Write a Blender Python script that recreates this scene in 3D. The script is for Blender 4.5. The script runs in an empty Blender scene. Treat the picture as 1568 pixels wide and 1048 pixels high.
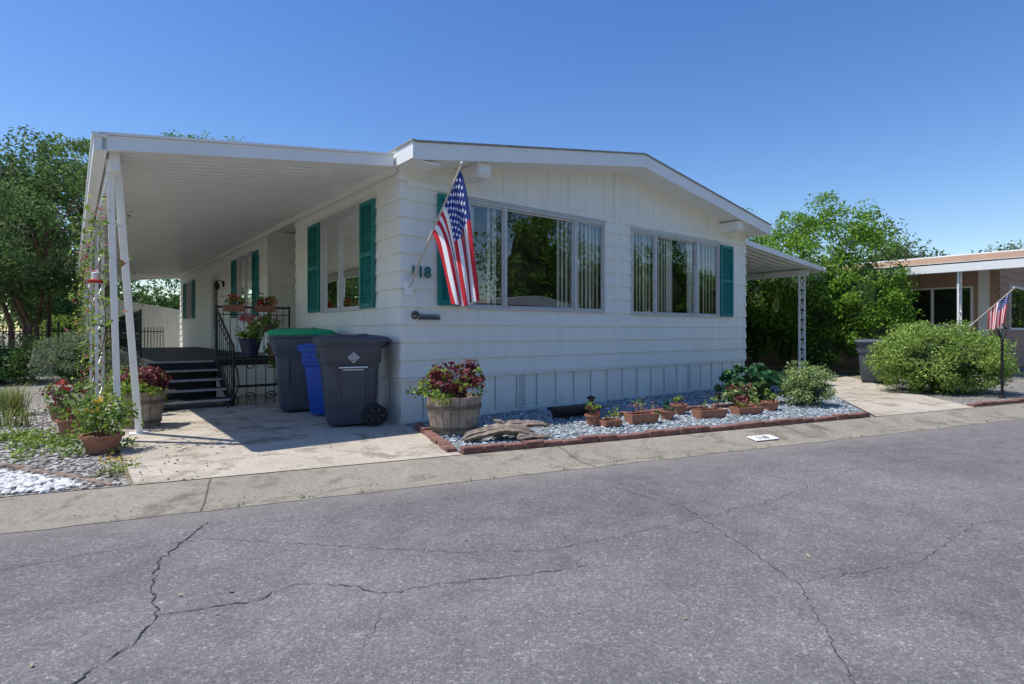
import bpy, math, random
import numpy as np
from mathutils import Vector, Matrix
R=math.radians
scene=bpy.context.scene
rs=np.random.RandomState(7)
random.seed(5)

# ------------------------------------------------------------------ materials
def nt(name):
    m=bpy.data.materials.new(name); m.use_nodes=True
    t=m.node_tree; p=t.nodes['Principled BSDF']
    return m,t,p
def ramp(t,fac,stops):
    r=t.nodes.new('ShaderNodeValToRGB')
    el=r.color_ramp.elements
    while len(el)<len(stops): el.new(.5)
    for e,(pos,c) in zip(el,stops):
        e.position=pos; e.color=(c[0],c[1],c[2],1)
    t.links.new(fac,r.inputs[0]); return r.outputs[0]
def noise(t,scale,detail=4,vec=None,rough=.55,dist=0):
    n=t.nodes.new('ShaderNodeTexNoise'); n.inputs['Scale'].default_value=scale
    n.inputs['Detail'].default_value=detail; n.inputs['Roughness'].default_value=rough
    n.inputs['Distortion'].default_value=dist
    if vec: t.links.new(vec,n.inputs['Vector'])
    return n.outputs['Fac']
def voro(t,scale,vec=None,out='Color',feature='F1'):
    n=t.nodes.new('ShaderNodeTexVoronoi'); n.feature=feature; n.inputs['Scale'].default_value=scale
    if vec: t.links.new(vec,n.inputs['Vector'])
    return n.outputs[out]
def objc(t):
    return t.nodes.new('ShaderNodeTexCoord').outputs['Object']
def mix(t,fac,a,b,mode='MIX'):
    m=t.nodes.new('ShaderNodeMix'); m.data_type='RGBA'; m.blend_type=mode
    for i,v in ((0,fac),(6,a),(7,b)):
        if isinstance(v,(int,float)): m.inputs[i].default_value=v
        elif isinstance(v,tuple): m.inputs[i].default_value=(v[0],v[1],v[2],1)
        else: t.links.new(v,m.inputs[i])
    return m.outputs[2]
def bump(t,p,h,strength=.3,dist=.01):
    b=t.nodes.new('ShaderNodeBump'); b.inputs['Strength'].default_value=strength
    b.inputs['Distance'].default_value=dist
    t.links.new(h,b.inputs['Height']); t.links.new(b.outputs[0],p.inputs['Normal'])
def M(name,col,rough=.6,var=.12,scale=4,bs=0,bscale=60,metal=0,spec=.4):
    m,t,p=nt(name); v=objc(t)
    f=noise(t,scale,6,v)
    lo=tuple(c*(1-var) for c in col); hi=tuple(min(1,c*(1+var)) for c in col)
    t.links.new(ramp(t,f,[(.3,lo),(.7,hi)]),p.inputs['Base Color'])
    p.inputs['Roughness'].default_value=rough; p.inputs['Metallic'].default_value=metal
    p.inputs['Specular IOR Level'].default_value=spec
    if bs: bump(t,p,noise(t,bscale,4,v),bs,.004)
    return m
def leafmat(name,dark,mid,light,trans=.25,tip=None,k=1.0):
    m,t,p=nt(name)
    dark,mid,light=[tuple(min(.9,c*k) for c in q) for q in (dark,mid,light)]
    g=t.nodes.new('ShaderNodeNewGeometry').outputs['Random Per Island']
    v=objc(t); n=noise(t,1.3,3,v)
    a=t.nodes.new('ShaderNodeMath'); a.operation='MULTIPLY_ADD'; a.inputs[1].default_value=.55
    t.links.new(g,a.inputs[0])
    b=t.nodes.new('ShaderNodeMath'); b.operation='MULTIPLY'; b.inputs[1].default_value=.5
    t.links.new(n,b.inputs[0]); t.links.new(b.outputs[0],a.inputs[2])
    stops=[(.15,dark),(.5,mid),(.8,light)]
    if tip: stops.append((.93,tip))
    c=ramp(t,a.outputs[0],stops)
    t.links.new(c,p.inputs['Base Color']); p.inputs['Roughness'].default_value=.5
    p.inputs['Specular IOR Level'].default_value=.3
    tr=t.nodes.new('ShaderNodeBsdfTranslucent'); t.links.new(c,tr.inputs[0])
    mx=t.nodes.new('ShaderNodeMixShader'); mx.inputs[0].default_value=trans
    t.links.new(p.outputs[0],mx.inputs[1]); t.links.new(tr.outputs[0],mx.inputs[2])
    t.links.new(mx.outputs[0],t.nodes['Material Output'].inputs[0])
    return m

def streaked():
    m,t,p=nt('siding_weathered'); v=objc(t)
    mp=t.nodes.new('ShaderNodeMapping'); mp.inputs['Scale'].default_value=(3,3,.35); t.links.new(v,mp.inputs[0])
    f=noise(t,2.2,6,mp.outputs[0]); c=ramp(t,f,[(.3,(.80,.785,.69)),(.55,(.87,.86,.77)),(.8,(.90,.89,.80))])
    f2=noise(t,.6,3,v); c=mix(t,.35,c,ramp(t,f2,[(.3,(.80,.79,.70)),(.7,(.90,.89,.82))]))
    # splash-back dirt near the ground
    sx=t.nodes.new('ShaderNodeSeparateXYZ'); t.links.new(v,sx.inputs[0])
    dz=t.nodes.new('ShaderNodeMath'); dz.operation='MULTIPLY_ADD'; dz.inputs[1].default_value=.45; t.links.new(noise(t,4,5,v),dz.inputs[0]); t.links.new(sx.outputs[2],dz.inputs[2])
    c=mix(t,.6,c,ramp(t,dz.outputs[0],[(.20,(.70,.67,.60)),(.42,(1,1,1))]),'MULTIPLY')
    t.links.new(c,p.inputs['Base Color']); p.inputs['Roughness'].default_value=.5
    bump(t,p,noise(t,60,4,v),.08,.004)
    return m
SIDING=streaked()
TRIM=M('white_trim',(.87,.87,.83),.45,.04,3,.05,50)
METALW=M('white_enamel_metal',(.87,.87,.84),.35,.05,2,.04,30)
DRIP=M('roof_drip_edge',(.30,.28,.24),.5,.2,6)
ROOFM=M('roof_coating',(.62,.62,.60),.7,.12,2,.2,20)
ALU=M('window_aluminium',(.58,.58,.57),.4,.08,8,metal=.25)
TEAL=M('teal_shutter_paint',(.010,.20,.18),.45,.15,6,.08,50)
BLACK=M('black_iron',(.012,.012,.014),.4,.2,10)
DECK=M('deck_paint_black',(.022,.022,.024),.55,.35,6,.1,40)
NOSE=M('step_nosing',(.42,.41,.39),.6,.2,10)
DARK=M('dark_interior',(.22,.18,.13),.8,.3,2)
BLIND=M('blind_fabric',(.88,.84,.74),.8,.06,9)
CURT=M('curtain',(.90,.88,.83),.8,.04,9)
TERRA=M('terracotta',(.36,.16,.10),.8,.2,12,.2,60)
BRICK=M('edging_brick',(.21,.105,.085),.88,.4,9,.5,60)
BRICKG=M('edging_paver',(.24,.17,.13),.9,.35,9,.5,60)
WOOD=M('barrel_wood',(.33,.26,.20),.8,.35,9,.4,40)
HOOP=M('barrel_hoop',(.16,.13,.11),.6,.3,10,metal=.5)
BARK=M('bark',(.12,.085,.06),.9,.35,8,.6,30)
BARKR=M('bark_reddish',(.20,.11,.08),.85,.35,8,.5,30)
DRIFT=M('driftwood',(.25,.20,.155),.9,.5,14,1.0,40)
BINBK=M('bin_charcoal',(.065,.075,.095),.42,.15,5,.06,80)
BINBL=M('bin_blue',(.012,.08,.42),.4,.12,5,.06,80)
BINGL=M('bin_green_lid',(.01,.38,.17),.4,.12,5,.06,80)
BINGY=M('bin_grey',(.085,.10,.125),.45,.12,5,.06,80)
RUB=M('rubber',(.02,.02,.022),.7,.2,20)
WPR=M('white_print',(.75,.75,.75),.6,.05,5)
STUCCO=M('neighbour_siding',(.46,.30,.21),.7,.08,3,.1,60)
TEALN=M('house_number_paint',(.015,.16,.17),.4,.1,5)
SOIL=M('potting_soil',(.05,.035,.025),.95,.3,20,.6,60)
PURPOT=M('dark_glazed_pot',(.03,.03,.06),.25,.2,8)
REDP=M('feeder_red',(.5,.02,.02),.3,.1,5)
ORN=M('ornament_grey',(.08,.085,.10),.5,.2,10,metal=.3)
FR=M('flag_red',(.55,.018,.035),.75,.06,20); FW=M('flag_white',(.85,.84,.84),.75,.04,20); FB=M('flag_blue',(.02,.045,.22),.75,.06,20)
CRACKM=M('crack_tar',(.035,.033,.031),.9,.3,20)  # plain dark colour of the crack strips on the road
JOINT=M('joint_fill',(.12,.10,.085),.95,.3,20)
POLE=M('flagpole_wood',(.55,.48,.40),.5,.1,20)

def glass():
    m,t,p=nt('window_glass')
    t.nodes.remove(p)
    g=t.nodes.new('ShaderNodeBsdfGlossy'); g.inputs['Roughness'].default_value=.0; g.inputs[0].default_value=(.95,.97,.95,1)
    tr=t.nodes.new('ShaderNodeBsdfTransparent'); tr.inputs[0].default_value=(.94,.955,.94,1)
    fr=t.nodes.new('ShaderNodeFresnel'); fr.inputs[0].default_value=1.55
    ad=t.nodes.new('ShaderNodeMath'); ad.operation='MULTIPLY_ADD'; ad.inputs[1].default_value=1.0; ad.inputs[2].default_value=.09
    t.links.new(fr.outputs[0],ad.inputs[0])
    v=objc(t)
    b=t.nodes.new('ShaderNodeBump'); b.inputs['Strength'].default_value=.05; b.inputs['Distance'].default_value=.02
    t.links.new(noise(t,1.8,1,v),b.inputs['Height']); t.links.new(b.outputs[0],g.inputs['Normal'])
    mx=t.nodes.new('ShaderNodeMixShader'); t.links.new(ad.outputs[0],mx.inputs[0])
    t.links.new(tr.outputs[0],mx.inputs[1]); t.links.new(g.outputs[0],mx.inputs[2])
    t.links.new(mx.outputs[0],t.nodes['Material Output'].inputs[0])
    return m
GLASS=glass()

def asphalt():
    m,t,p=nt('asphalt_aged'); v=objc(t)
    big=noise(t,.5,5,v,.6); med=noise(t,4,7,v,.7)
    c=ramp(t,big,[(.3,(.142,.137,.138)),(.5,(.178,.172,.172)),(.72,(.210,.203,.200))])
    c=mix(t,.5,c,ramp(t,med,[(.3,(.70,.70,.71)),(.7,(1.22,1.22,1.21))]),'MULTIPLY')
    for sc,k in ((150,.55),(70,.30)):
        vc=voro(t,sc,v,'Color'); sep=t.nodes.new('ShaderNodeSeparateColor'); t.links.new(vc,sep.inputs[0])
        ag=ramp(t,sep.outputs[0],[(.0,(.55,.55,.57)),(.5,(.95,.95,.96)),(.88,(1.25,1.24,1.22)),(.98,(2.2,2.15,2.1))])
        c=mix(t,k,c,ag,'MULTIPLY')
    f=noise(t,320,2,v); c=mix(t,.45,c,ramp(t,f,[(.35,(.6,.6,.61)),(.65,(1.35,1.35,1.33))]),'MULTIPLY')
    s0=noise(t,1.2,4,v,.6,.4); c=mix(t,.6,c,ramp(t,s0,[(.58,(1,1,1)),(.70,(.70,.70,.72))]),'MULTIPLY')
    sx=t.nodes.new('ShaderNodeSeparateXYZ'); t.links.new(v,sx.inputs[0])
    s=t.nodes.new('ShaderNodeMath'); s.operation='SINE'; mu=t.nodes.new('ShaderNodeMath'); mu.operation='MULTIPLY'; mu.inputs[1].default_value=3.1
    t.links.new(sx.outputs[1],mu.inputs[0]); t.links.new(mu.outputs[0],s.inputs[0])
    c=mix(t,.5,c,ramp(t,s.outputs[0],[(0,(.92,.92,.93)),(1,(1.05,1.05,1.04))]),'MULTIPLY')
    # dust washed against the gutter
    e=t.nodes.new('ShaderNodeMath'); e.operation='MULTIPLY_ADD'; e.inputs[1].default_value=.5; t.links.new(noise(t,3,5,v),e.inputs[0]); t.links.new(sx.outputs[1],e.inputs[2])
    mr=t.nodes.new('ShaderNodeMapRange'); mr.inputs[1].default_value=4.1; mr.inputs[2].default_value=4.55; mr.inputs[3].default_value=0; mr.inputs[4].default_value=.55; t.links.new(e.outputs[0],mr.inputs[0])
    c=mix(t,mr.outputs[0],c,(.26,.235,.20))
    t.links.new(c,p.inputs['Base Color']); p.inputs['Roughness'].default_value=.9; p.inputs['Specular IOR Level'].default_value=.2
    bump(t,p,voro(t,150,v,'Distance'),.4,.004)
    return m
def concrete(name,a,b,stain,fine=1.0):
    m,t,p=nt(name); v=objc(t)
    c=ramp(t,noise(t,1.1,6,v,.65),[(.3,a),(.7,b)])
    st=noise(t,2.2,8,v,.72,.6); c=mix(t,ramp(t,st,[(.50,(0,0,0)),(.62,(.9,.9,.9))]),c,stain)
    c=mix(t,.5,c,ramp(t,noise(t,90,3,v),[(.3,(.7,.7,.7)),(.7,(1.25,1.25,1.25))]),'MULTIPLY')
    vc=voro(t,70,v,'Color'); sep=t.nodes.new('ShaderNodeSeparateColor'); t.links.new(vc,sep.inputs[0])
    c=mix(t,.35*fine,c,ramp(t,sep.outputs[0],[(0,(.6,.58,.55)),(.5,(1,1,1)),(1,(1.3,1.3,1.3))]),'MULTIPLY')
    t.links.new(c,p.inputs['Base Color']); p.inputs['Roughness'].default_value=.88; p.inputs['Specular IOR Level'].default_value=.25
    bump(t,p,noise(t,110,4,v),.35,.004)
    return m
def gravel(name,cols,scale):
    m,t,p=nt(name); v=objc(t)
    vc=voro(t,scale,v,'Color'); sep=t.nodes.new('ShaderNodeSeparateColor'); t.links.new(vc,sep.inputs[0])
    c=ramp(t,sep.outputs[0],cols)
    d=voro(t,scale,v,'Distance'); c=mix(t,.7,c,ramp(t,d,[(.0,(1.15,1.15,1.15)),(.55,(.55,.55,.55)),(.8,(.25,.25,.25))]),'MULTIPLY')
    c=mix(t,.5,c,ramp(t,noise(t,.9,5,v),[(.3,(.75,.73,.7)),(.7,(1.15,1.15,1.15))]),'MULTIPLY')
    t.links.new(c,p.inputs['Base Color']); p.inputs['Roughness'].default_value=.9
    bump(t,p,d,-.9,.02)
    return m
def pebm(name,stops):
    m,t,p=nt(name)
    g=t.nodes.new('ShaderNodeNewGeometry').outputs['Random Per Island']
    t.links.new(ramp(t,g,stops),p.inputs['Base Color']); p.inputs['Roughness'].default_value=.85
    return m
ASPH=asphalt()
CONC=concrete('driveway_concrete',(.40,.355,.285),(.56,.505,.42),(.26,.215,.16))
GUT=concrete('gutter_concrete',(.25,.222,.18),(.345,.31,.255),(.17,.145,.115))
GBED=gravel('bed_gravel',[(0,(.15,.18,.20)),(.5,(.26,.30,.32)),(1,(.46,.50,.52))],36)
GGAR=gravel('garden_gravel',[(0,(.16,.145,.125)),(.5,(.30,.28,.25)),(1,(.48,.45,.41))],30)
PEB=pebm('bed_pebble',[(0,(.13,.16,.18)),(.5,(.27,.31,.33)),(1,(.52,.56,.58))])
PEG=pebm('garden_pebble',[(0,(.15,.135,.115)),(.5,(.33,.31,.28)),(1,(.58,.55,.51))])
PEW=pebm('white_rock',[(0,(.50,.50,.49)),(1,(.78,.78,.76))])
def dirt():
    m,t,p=nt('dry_ground'); v=objc(t)
    c=ramp(t,noise(t,.25,7,v,.65),[(.3,(.12,.14,.06)),(.5,(.22,.19,.13)),(.7,(.29,.26,.20))])
    c=mix(t,.5,c,ramp(t,noise(t,25,5,v),[(.3,(.6,.6,.6)),(.7,(1.3,1.3,1.3))]),'MULTIPLY')
    t.links.new(c,p.inputs['Base Color']); p.inputs['Roughness'].default_value=.95
    bump(t,p,noise(t,30,5,v),.5,.02); return m
DIRT=dirt()

L_HEDGE=leafmat('leaf_hedge',(.035,.085,.01),(.12,.25,.02),(.25,.40,.05),.4,None,1.2)
L_REFL=leafmat('leaf_street_tree',(.03,.075,.01),(.10,.22,.02),(.22,.37,.05),.38,None,1.2)
L_TREE=leafmat('leaf_tree',(.018,.05,.012),(.05,.12,.025),(.11,.20,.05),.35,None,1.4)
L_CRAPE=leafmat('leaf_crape_myrtle',(.025,.055,.018),(.07,.13,.03),(.15,.21,.06),.35,(.28,.19,.10),1.45)
L_LIGHT=leafmat('leaf_light',(.05,.09,.02),(.12,.20,.05),(.22,.32,.09),.4,None,1.3)
L_DIST=leafmat('leaf_distant',(.04,.06,.03),(.08,.12,.05),(.14,.18,.08),.25,None,1.3)
L_BUSH=leafmat('leaf_variegated',(.07,.12,.03),(.20,.28,.09),(.42,.48,.22),.3,None,1.3)
L_BIG=leafmat('leaf_big_bush',(.06,.11,.02),(.18,.27,.05),(.36,.46,.13),.38,None,1.4)
L_GREY=leafmat('leaf_greygreen',(.08,.11,.06),(.17,.21,.12),(.30,.34,.22),.3,None,1.4)
L_COL=leafmat('leaf_coleus_red',(.07,.015,.022),(.16,.035,.045),(.26,.08,.06),.3,(.34,.32,.10),1.1)
L_LIME=leafmat('leaf_lime',(.07,.12,.015),(.17,.26,.035),(.33,.42,.09),.35,None,1.2)
L_DKG=leafmat('leaf_dark_glossy',(.015,.045,.02),(.035,.11,.04),(.07,.19,.07),.2,None,1.3)
L_PINK=leafmat('petal_pink',(.35,.07,.09),(.5,.13,.14),(.65,.30,.26),.3)
L_RED=leafmat('petal_red',(.35,.01,.01),(.5,.02,.02),(.6,.06,.04),.3)
L_GRASS=leafmat('grass_blade',(.10,.13,.03),(.24,.28,.08),(.40,.42,.17),.3)
L_YEL=leafmat('petal_yellow',(.5,.30,.02),(.7,.45,.03),(.8,.6,.1),.3)
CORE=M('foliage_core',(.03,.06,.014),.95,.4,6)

# ------------------------------------------------------------------ mesh builder
class MB:
    def __init__(s): s.v=[]; s.f=[]; s.m=[]
    def add(s,vs,fs,mi=0):
        o=len(s.v); s.v.extend([tuple(p) for p in vs])
        for f in fs: s.f.append(tuple(i+o for i in f)); s.m.append(mi)
    def box(s,x0,x1,y0,y1,z0,z1,mi=0,F=None):
        vs=[(x,y,z) for z in (z0,z1) for y in (y0,y1) for x in (x0,x1)]
        if F: vs=[F(*p) for p in vs]
        s.add(vs,[(0,2,3,1),(4,5,7,6),(0,1,5,4),(2,6,7,3),(0,4,6,2),(1,3,7,5)],mi)
    def poly(s,pts,mi=0): s.add(pts,[tuple(range(len(pts)))],mi)
    def tube(s,pts,r,mi=0,n=6,cap=True):
        pts=[Vector(p) for p in pts]; k=len(pts)
        rr=r if isinstance(r,(list,tuple)) else [r]*k
        vs=[];fs=[]
        for i,p in enumerate(pts):
            d=(pts[min(i+1,k-1)]-pts[max(i-1,0)]).normalized()
            a=Vector((0,0,1)) if abs(d.z)<.9 else Vector((1,0,0))
            x=d.cross(a).normalized(); y=d.cross(x)
            for j in range(n):
                t=2*math.pi*(j+.5)/n
                vs.append(p+(x*math.cos(t)+y*math.sin(t))*rr[i])
        for i in range(k-1):
            for j in range(n):
                j2=(j+1)%n; fs.append((i*n+j,i*n+j2,(i+1)*n+j2,(i+1)*n+j))
        if cap: fs.append(tuple(range(n))); fs.append(tuple((k-1)*n+j for j in range(n)))
        s.add(vs,fs,mi)
    def lathe(s,prof,c=(0,0,0),n=24,mi=0):
        vs=[];fs=[]
        for (r,z) in prof:
            for j in range(n):
                t=2*math.pi*j/n; vs.append((c[0]+r*math.cos(t),c[1]+r*math.sin(t),c[2]+z))
        for i in range(len(prof)-1):
            for j in range(n):
                j2=(j+1)%n; fs.append((i*n+j,i*n+j2,(i+1)*n+j2,(i+1)*n+j))
        s.add(vs,fs,mi)
    def loft(s,rings,mi=0,cap=True):
        n=len(rings[0]); vs=[p for r in rings for p in r]; fs=[]
        for i in range(len(rings)-1):
            for j in range(n):
                j2=(j+1)%n; fs.append((i*n+j,i*n+j2,(i+1)*n+j2,(i+1)*n+j))
        if cap: fs.append(tuple(range(n))); fs.append(tuple((len(rings)-1)*n+j for j in range(n)))
        s.add(vs,fs,mi)
    def build(s,name,mats,parent=None,loc=None,rotz=0,smooth=False,recalc=False):
        me=bpy.data.meshes.new(name); me.from_pydata([tuple(map(float,p)) for p in s.v],[],s.f)
        for m in mats: me.materials.append(m)
        me.polygons.foreach_set('material_index',s.m)
        if smooth: me.polygons.foreach_set('use_smooth',[True]*len(s.f))
        me.update()
        if recalc:
            import bmesh
            bm=bmesh.new(); bm.from_mesh(me); bmesh.ops.recalc_face_normals(bm,faces=bm.faces); bm.to_mesh(me); bm.free()
        if smooth:
            try: me.set_sharp_from_angle(angle=R(35))
            except Exception: pass
        o=bpy.data.objects.new(name,me); scene.collection.objects.link(o)
        if loc: o.location=loc
        o.rotation_euler[2]=rotz
        if parent: o.parent=parent
        return o
def empty(name,loc=(0,0,0),rotz=0,parent=None):
    e=bpy.data.objects.new(name,None); scene.collection.objects.link(e); e.location=loc; e.rotation_euler[2]=rotz
    e.empty_display_size=.3
    if parent: e.parent=parent
    return e

def nrm(a): return a/np.maximum(np.linalg.norm(a,axis=1,keepdims=True),1e-9)
def leaves(b,c,out,size,mi,asp=.5,jit=.7,up=0.0):
    n=len(c); nn=nrm(out*.8+rs.randn(n,3)*jit+np.array([0,0,up]))
    t=nrm(np.cross(nn,rs.randn(n,3))); bt=np.cross(nn,t)
    L=(size*(.6+.8*rs.rand(n)))[:,None]
    v=np.stack([c-t*L*.5,c+bt*L*asp*.5+nn*L*.08,c+t*L*.5-nn*L*.1,c-bt*L*asp*.5+nn*L*.08],1).reshape(-1,3)
    o=len(b.v); b.v.extend(map(tuple,v.tolist()))
    idx=(np.arange(n*4).reshape(n,4)+o).tolist()
    b.f.extend(map(tuple,idx)); b.m.extend([mi]*n)
def crown(b,c,rad,ncl,clr,per,size,mi,shell=.6,asp=.5,zmin=None,up=.3):
    c=np.array(c,float); rad=np.array(rad,float)
    d=nrm(rs.randn(ncl,3)); rr=shell+(1-shell)*rs.rand(ncl,1)**.6
    cc=c+d*rad*rr
    if zmin is not None: cc[:,2]=np.maximum(cc[:,2],zmin+rs.rand(ncl)*.2)
    for i in range(ncl):
        k=int(per*(.6+.8*rs.rand())); e=nrm(rs.randn(k,3)); q=(.35+.75*rs.rand(k,1)**.7)
        cr=clr*(.6+.8*rs.rand())
        p=cc[i]+e*q*cr*np.array([1,1,.75])
        leaves(b,p,e+d[i]*.5,size,mi,asp,.7,up)
def blob(b,c,rad,mi,seed=0):
    import bmesh
    bm=bmesh.new(); bmesh.ops.create_icosphere(bm,subdivisions=3,radius=1)
    r=np.random.RandomState(seed); ph=r.rand(6)*6
    vs=[]
    for v in bm.verts:
        p=v.co; k=1+.13*math.sin(4*p.x+ph[0])+.12*math.sin(5*p.y+ph[1])+.12*math.sin(5*p.z+ph[2])+.06*math.sin(11*p.x+ph[3])*math.sin(9*p.y+ph[4])
        vs.append((c[0]+p.x*rad[0]*k,c[1]+p.y*rad[1]*k,c[2]+p.z*rad[2]*k))
    b.add(vs,[tuple(v.index for v in f.verts) for f in bm.faces],mi); bm.free()
def limb(b,p0,p1,r0,r1,mi=0,seg=5,wob=.12,n=8):
    p0=Vector(p0);p1=Vector(p1); pts=[];rr=[]
    L=(p1-p0).length
    for i in range(seg+1):
        t=i/seg; o=Vector((random.uniform(-1,1),random.uniform(-1,1),0))*wob*L*(.3 if 0<i<seg else 0)
        pts.append(p0.lerp(p1,t)+o); rr.append(r0+(r1-r0)*t)
    b.tube(pts,rr,mi,n)

def tree(name,base,h,rad,ncl,clr,per,size,lm,bark=BARK,stems=1,tr=.16,cz=None,shell=.45):
    b=MB(); x,y,z=base; cz=cz if cz else h-rad[2]
    for k in range(stems):
        a=random.uniform(0,6.28); bx=x+(.25*math.cos(a) if stems>1 else 0); by=y+(.25*math.sin(a) if stems>1 else 0)
        top=(x+(rad[0]*.35*math.cos(a) if stems>1 else .1),y+(rad[1]*.35*math.sin(a) if stems>1 else 0),cz)
        limb(b,(bx,by,z-.1),top,tr,tr*.45,0,6,.10)
        for j in range(6):
            aa=random.uniform(0,6.28); e=random.uniform(.45,.85)
            st=Vector((bx,by,z)).lerp(Vector(top),random.uniform(.45,.95))
            limb(b,st,(x+rad[0]*e*math.cos(aa),y+rad[1]*e*math.sin(aa),cz+rad[2]*random.uniform(-.35,.7)),tr*.4,tr*.1,0,4,.12,6)
    crown(b,(x,y,cz),rad,ncl,clr,per,size,1,shell)
    return b.build(name,[bark,lm])

# ------------------------------------------------------------------ frames
HC=(-1.37,6.96,0); HR=R(38.1)      # house: local x = along front wall, y = towards the back
SR=R(23.6)                         # street: local x = along street, y = away from road centre
cu,su=math.cos(HR),math.sin(HR)
def HW(s,w,z=0): return (HC[0]+s*cu-w*su,HC[1]+s*su+w*cu,z)
ce,se=math.cos(SR),math.sin(SR)
def SW(e,n,z=0): return (e*ce-n*se,e*se+n*ce,z)

# ------------------------------------------------------------------ ground & road
b=MB()
prof=[(-600,0),(-5.4,0),(-5.3,-.14),(4.7,-.14),(4.9,-.006),(40,0),(700,0)]
es=[-600,-60,-10,0,10,60,700]
vs=[(e,n,z) for (n,z) in prof for e in es]; k=len(es)
fs=[(i*k+j,i*k+j+1,(i+1)*k+j+1,(i+1)*k+j) for i in range(len(prof)-1) for j in range(k-1)]
b.add(vs,fs); b.build('ground',[DIRT],rotz=SR)
b=MB(); b.add([(-150,-4.3,-.04),(200,-4.3,-.04),(200,4.25,-.04),(-150,4.25,-.04)],[(0,1,2,3)]); b.build('road',[ASPH],rotz=SR)
def gutter(name,flip=1):
    b=MB(); pr=[(4.95,.006),(4.82,.004),(4.74,-.010),(4.62,-.034),(4.48,-.052),(4.36,-.046),(4.23,-.036),(4.225,-.12)]
    if flip<0: pr=[(-n-.06,z) for n,z in pr]
    es=np.arange(-60,100,.12 if flip>0 else 1.0)
    es=es[(es<14)|(np.arange(len(es))%8==0)] if flip>0 else es
    es=es[(es>-6)|(np.arange(len(es))%8==0)]
    vs=[]
    for i,(n,z) in enumerate(pr):
        for e in es:
            jn=(.012*math.sin(e*3.1)+.008*math.sin(e*9.7+1)+rs.randn()*.005) if i>=len(pr)-2 else 0
            vs.append((e,n-(abs(jn) if i>=len(pr)-2 else 0),z))
    k=len(es)
    b.add(vs,[(i*k+j,i*k+j+1,(i+1)*k+j+1,(i+1)*k+j) for i in range(len(pr)-1) for j in range(k-1)])
    for e in np.arange(-58.35,98,3.05):
        pts=[(n+0,z+.003) for n,z in pr[:-1]]
        v2=[]
        for n,z in pts: v2+= [(e-.005,n,z),(e+.005,n,z)]
        b.add(v2,[(2*i,2*i+1,2*i+3,2*i+2) for i in range(len(pts)-1)],1)
    b.build(name,[GUT,JOINT],rotz=SR,smooth=False)
gutter('kerb_gutter'); gutter('kerb_gutter',-1)

b=MB()
def crack(pts,w=.009,mi=0,z=-.036,amp=.035):
    P=[]
    for i in range(len(pts)-1):
        a=np.array(pts[i],float);c=np.array(pts[i+1],float);L=np.linalg.norm(c-a);m=max(2,int(L/.03))
        for j in range(m):
            t=j/m; q=a+(c-a)*t
            P.append(q+(rs.randn(2)*amp*.24 if j else 0))
    P.append(np.array(pts[-1],float)); v=[]
    for i,q in enumerate(P):
        d=P[min(i+1,len(P)-1)]-P[max(i-1,0)]; d/=max(np.linalg.norm(d),1e-6); n=np.array([-d[1],d[0]])
        ww=w*(.15+.95*rs.rand())*(.4 if i in(0,len(P)-1) else 1)*.5
        v+=[(q[0]+n[0]*ww,q[1]+n[1]*ww,z),(q[0]-n[0]*ww,q[1]-n[1]*ww,z)]
    b.add(v,[(2*i,2*i+1,2*i+3,2*i+2) for i in range(len(P)-1)],mi)
crack([(-1.6,1.3),(-1.489,1.859),(-1.458,2.01),(-1.444,2.164),(-1.483,2.344),(-1.662,2.589),(-1.829,2.892),(-1.864,3.15),(-1.90,3.507)],.009)
crack([(-1.483,2.344),(-1.283,2.43),(-1.112,2.491),(-1.021,2.644),(-.744,2.623),(-.577,2.556),(-.291,2.659),(.019,2.732),(.384,2.85)],.0065)
crack([(1.0,1.3),(1.137,1.859),(1.236,2.188),(1.348,2.659),(1.275,3.17),(1.168,3.775),(.74,4.357)],.004)
crack([(-3.4,2.5),(-2.547,2.794),(-2.229,3.024),(-1.738,3.221),(-.994,3.12),(-.295,3.02),(.236,3.07),(.85,3.387)],.0045)
crack([(1.35,2.66),(2.1,2.9),(2.9,3.5),(3.9,3.7),(5.4,4.9)],.0035)
crack([(-.577,2.556),(-.55,2.3),(-.56,2.1)],.003)
crack([(.85,3.387),(1.9,4.0),(3.0,4.9),(4.6,5.6)],.003)
b.build('road_cracks',[CRACKM])

# driveway
b=MB()
z=.012
P=[SW(-.90,4.95,z),SW(1.66,4.95,z),HW(0,-.06,z),HW(0,19.5,z),HW(-2.9,19.5,z)]
b.poly(P,0)
def strip(p,q,w,z,mi):
    p=Vector(p[:2]);q=Vector(q[:2]);d=(q-p).normalized();n=Vector((-d.y,d.x))*w*.5
    b.poly([(p.x+n.x,p.y+n.y,z),(p.x-n.x,p.y-n.y,z),(q.x-n.x,q.y-n.y,z),(q.x+n.x,q.y+n.y,z)],mi)
for w in (.55,3.2,6.2,9.2): strip(HW(-2.9,w),HW(0,w),.010,.016,1)
strip(HW(-1.45,.56),HW(-1.45,12),.008,.0165,1)
crack([HW(-1.2,.55)[:2],HW(-1.0,-.2)[:2],HW(-1.25,-1.0)[:2],HW(-.9,-1.55)[:2]],.005,1,.0165)
crack([HW(-2.7,-.6)[:2],HW(-2.0,-.5)[:2],HW(-1.1,-.8)[:2]],.004,1,.0165)
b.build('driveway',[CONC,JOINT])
b=MB()
b.poly([SW(7.5,4.95,z),SW(9.75,4.95,z),(7.6,11.0,z),HW(12.6,-.1,z),HW(12.6,10,z),HW(8.1,10,z),HW(8.1,.2,z),(6.0,10.75,z)],0)
strip(SW(7.9,6.6),SW(9.4,6.6),.012,.016,1)
b.build('driveway',[CONC,JOINT])

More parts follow.
